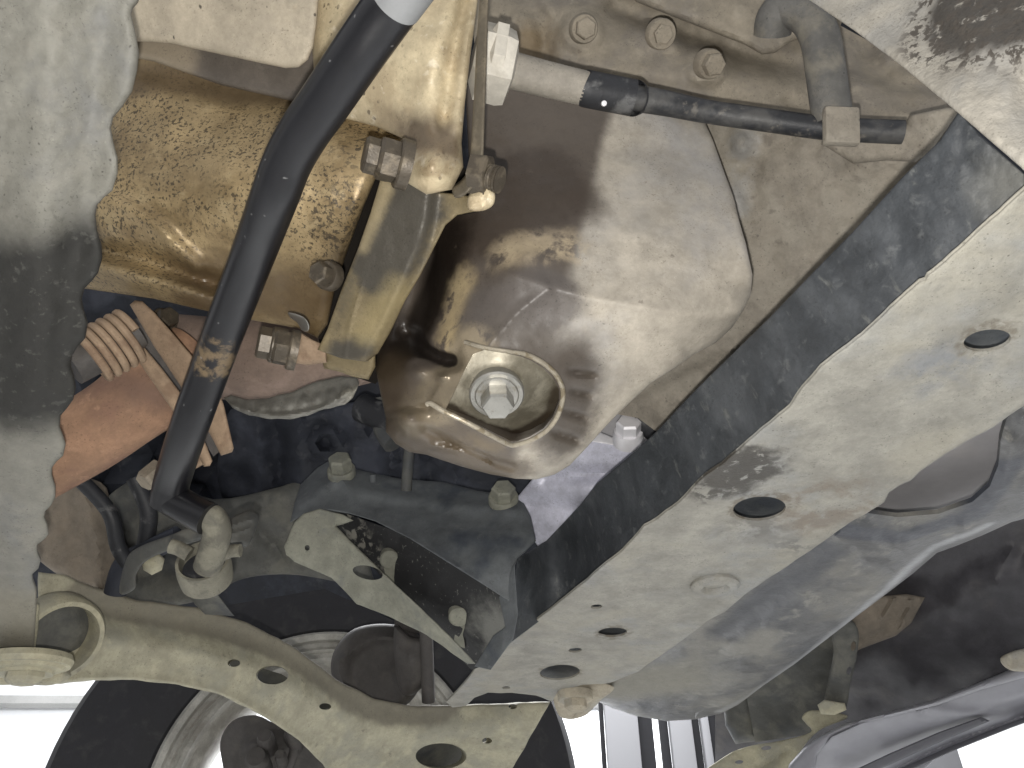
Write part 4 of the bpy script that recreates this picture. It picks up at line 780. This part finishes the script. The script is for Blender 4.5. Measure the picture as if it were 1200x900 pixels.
# ribs and pipes in the dark gap under the gearbox
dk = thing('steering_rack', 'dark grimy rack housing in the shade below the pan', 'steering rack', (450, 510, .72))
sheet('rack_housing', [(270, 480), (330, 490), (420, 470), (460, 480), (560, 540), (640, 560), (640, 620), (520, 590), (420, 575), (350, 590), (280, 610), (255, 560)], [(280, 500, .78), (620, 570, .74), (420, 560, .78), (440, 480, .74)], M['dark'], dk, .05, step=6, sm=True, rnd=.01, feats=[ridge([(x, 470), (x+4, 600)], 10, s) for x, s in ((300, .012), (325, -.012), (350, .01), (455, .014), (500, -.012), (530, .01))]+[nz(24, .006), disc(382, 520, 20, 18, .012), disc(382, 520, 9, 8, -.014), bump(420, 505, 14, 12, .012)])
tube('rack_tube', [(424, 478, .70), (445, 486, .69), (470, 492, .68)], .013, M['rubber'], dk, 20)
tube('rack_pipe', [(476, 575, .66), (478, 545, .66), (481, 515, .66)], .0045, M['darkgrey'], dk, 14)
tube('rack_pipe', [(462, 520, .68), (450, 500, .69), (448, 470, .70)], .010, M['darkgrey'], dk, 14)

# ------------------------------------------------------------------ lower right: undertray, fender, bumper
ut = thing('undertray', 'dusty black plastic undertray with wrinkled shiny edge, right of the beam', 'undertray', (900, 720, .6))
trl = [(1098, 648), (1070, 672), (1040, 695), (1000, 725), (965, 752), (930, 779), (895, 803), (865, 826), (845, 836), (815, 843), (780, 845), (745, 839), (718, 830), (700, 822)]
trayh = hctrl(.2295)
sheet('tray_skin', [(700, 790), (760, 765), (830, 710), (900, 660), (960, 620), (985, 600), (1100, 520), (1180, 478), (1230, 440), (1230, 600), (1185, 612), (1150, 628), (1120, 640)]+trl, trayh, M['tray'], ut, .003, [[(1008, 600), (1052, 606), (1100, 602), (1140, 588), (1160, 570), (1170, 545), (1173, 515), (1182, 482), (1140, 503), (1085, 540), (1030, 580)]], step=4, rnd=.024, back=(0, 0, 1),
      feats=[ridge([(985, 622), (1060, 626), (1130, 612), (1168, 580), (1185, 520)], 12, .004), ridge([(1190, 600), (1120, 640), (1050, 692), (930, 779), (850, 834)], 7, .005), ridge([(918, 692), (948, 708), (985, 712), (1020, 702)], 14, .005, .3), ridge([(840, 760), (900, 764), (955, 750)], 14, .005, .3), ridge([(1000, 660), (1050, 668), (1085, 660)], 12, -.004, .3), ridge([(690, 790), (730, 805), (760, 800)], 7, .003), plateau([(755, 815), (805, 820), (815, 805), (790, 806)], -.005, 6), ridge([(800, 765), (870, 720), (940, 680)], 18, -.008, .3), bump(850, 745, 20, 10, -.006), nz(50, .004, 5), nz(16, .0008, 3), stepl([(880, 682), (925, 703), (965, 712), (1005, 706), (1045, 688)], .008, 20, .3), stepl([(835, 748), (890, 758), (935, 752), (975, 736)], .008, 20, .3), stepl([(975, 664), (1030, 673), (1075, 665), (1110, 645)], .007, 18, .3)])
sheet('tray_corner', [(648, 812), (660, 806), (700, 800), (720, 806), (705, 820), (695, 830), (685, 839), (668, 843), (654, 837)], [(650, 815, HD(815, .2215)), (710, 805, HD(805, .2225)), (670, 840, HD(825, .22))], M['dust'], ut, .02, step=3, rnd=.004, sm=True, feats=[ridge([(672, 838), (690, 822)], 3, -.004)])
sheet('tray_rim', trl[4:10]+[(815, 835), (845, 822), (880, 802), (925, 772), (960, 748)], hctrl(.231), M['tray'], ut, .012, step=4, rnd=.002, back=(0, 0, 1))
sheet('tray_well', [(985, 640), (990, 580), (1080, 520), (1190, 460), (1210, 520), (1190, 600), (1120, 640), (1040, 650)], hctrl(.262), M['mauve'], ut, .003, step=10, back=(0, 0, 1), feats=[nz(80, .003)])

fl2 = thing('fender_liner', 'matt black plastic fender liner in the shade at the lower right', 'fender liner', (1080, 720, .95))
sheet('liner_skin', [(940, 700), (1040, 680), (1100, 640), (1240, 570), (1240, 810), (1180, 825), (1060, 860), (960, 885), (900, 900), (838, 900), (838, 790)], [(960, 720, 1.0), (1200, 640, .85), (1200, 770, .9), (900, 850, 1.1)], M['plastic'], fl2, .01, step=8, feats=[plateau([(1120, 720), (1180, 690), (1190, 640), (1140, 660), (1105, 690)], .010, 14), stepl([(1000, 745), (1100, 700), (1240, 640)], .02, 24), nz(50, .006)])
sheet('liner_brace', [(922, 715), (960, 698), (1015, 700), (1062, 696), (1084, 700), (1068, 730), (1050, 745), (1010, 760), (985, 772), (940, 750)], [(930, 720, .93), (1080, 700, .90), (1000, 765, .93)], M['brownmetal'], fl2, .03, step=5, rnd=.006, feats=[disc(1012, 728, 20, 17, .006), ridge([(1046, 702), (1030, 738)], 3, .006), ridge([(1068, 704), (1056, 738)], 3, .006), ridge([(990, 720), (985, 745)], 8, -.012)])
sheet('stay', [(975, 738), (995, 726), (1006, 740), (1004, 770), (996, 805), (990, 832), (966, 832), (970, 800), (977, 765)], [(985, 735, .89), (1000, 760, .89), (978, 830, .90)], M['darkgrey'], fl2, .02, [ell(1000, 757, 3, 6, 10, 12), ell(995, 786, 3, 5, 20, 12)], step=4, rnd=.004, sm=True)
sheet('stay_foot', [(958, 826), (966, 820), (990, 824), (992, 832), (978, 838), (962, 837)], [(960, 828, .885), (990, 828, .885), (975, 838, .885)], M['arm'], fl2, .02, step=3, rnd=.003)
sheet('liner_post', [(846, 806), (876, 798), (882, 830), (890, 868), (862, 872), (850, 850)], [(850, 810, 1.02), (880, 810, 1.0), (870, 870, 1.02)], M['darkgrey'], fl2, .04, step=5, rnd=.012)
sheet('liner_wall', [(872, 802), (940, 760), (985, 740), (985, 830), (950, 860), (885, 870)], [(875, 810, .98), (980, 750, .92), (940, 850, .98)], M['darkgrey'], fl2, .02, step=8, feats=[nz(40, .008)])
rt = sheet('radiator_support', [(815, 920), (850, 886), (880, 874), (915, 868), (950, 858), (945, 848), (940, 840), (952, 832), (985, 836), (992, 842), (960, 856), (938, 882), (928, 920)], [(830, 905, .98), (880, 872, .98), (960, 845, .93), (930, 905, .95)], M['arm'], None, .01, [ell(898, 862.5+14, 6, 2.5, -5, 12), ell(866, 893, 5, 2.2, -5, 12)], step=4, rnd=.003, sm=True, feats=[ridge([(850, 905), (890, 900), (920, 880)], 5, -.004)])
tag(rt, 'beige dusty panel with two small slots at the bottom edge', 'panel')
bu = thing('bumper', 'silver grey bumper seen from inside in the lower right corner', 'bumper', (1090, 850, .9))
bt = [(915, 925), (925, 895), (942, 876), (962, 862), (990, 848), (1040, 835), (1090, 822), (1140, 803), (1190, 782), (1240, 765)]
sheet('bumper_lip', bt+[(1240, 782), (1190, 797), (1150, 808), (1100, 826), (1060, 836), (1010, 848), (975, 864), (958, 884), (948, 925)], [(940, 890, .90), (1060, 830, .86), (1200, 785, .80), (930, 915, .90)], M['bumper'], bu, .012, step=4, rnd=.006)
sheet('bumper_skin', [(946, 925), (957, 883), (975, 863), (1010, 847), (1060, 835), (1100, 825), (1150, 807), (1240, 780), (1240, 838), (1200, 845), (1150, 862), (1100, 885), (1060, 925)], [(960, 890, .915), (1060, 840, .885), (1200, 800, .84), (1200, 845, .86), (1080, 900, .93)], M['bumper'], bu, .006, step=3, rnd=.002,
      feats=[stepl([(985, 925), (1040, 890), (1140, 846), (1260, 805)], -.020, 13), stepl([(1020, 935), (1080, 893), (1180, 853), (1260, 825)], .016, 10), ridge([(1040, 905), (1110, 872), (1200, 840), (1260, 822)], 5, -.006), ridge([(1090, 830), (1150, 838), (1240, 850)], 9, .006), stepl([(1080, 833), (1150, 842), (1260, 856)], .010, 12), nz(80, .002)])
M['rib'] = mat('dark_grey_rib', (.11, .11, .125), .5, bump=(), vary=.05)
sheet('bumper_rib', [(985, 910), (1040, 884), (1100, 858), (1150, 840), (1160, 845), (1110, 866), (1050, 893), (1000, 916)], [(985, 910, .90), (1150, 842, .862), (1050, 893, .885)], M['rib'], bu, .006, step=4, rnd=.003)
sheet('bumper_rib', [(1045, 905), (1110, 876), (1180, 848), (1240, 828), (1240, 833), (1185, 853), (1115, 881), (1050, 910)], [(1045, 905, .895), (1240, 830, .845), (1115, 880, .875)], M['rib'], bu, .006, step=4, rnd=.002)
sheet('bumper_tab', [(1172, 772), (1180, 766), (1200, 760), (1240, 755), (1240, 782), (1195, 787), (1178, 782)], [(1175, 775, .80), (1240, 760, .78), (1200, 787, .79)], M['dust'], bu, .01, step=4, rnd=.004, sm=True)
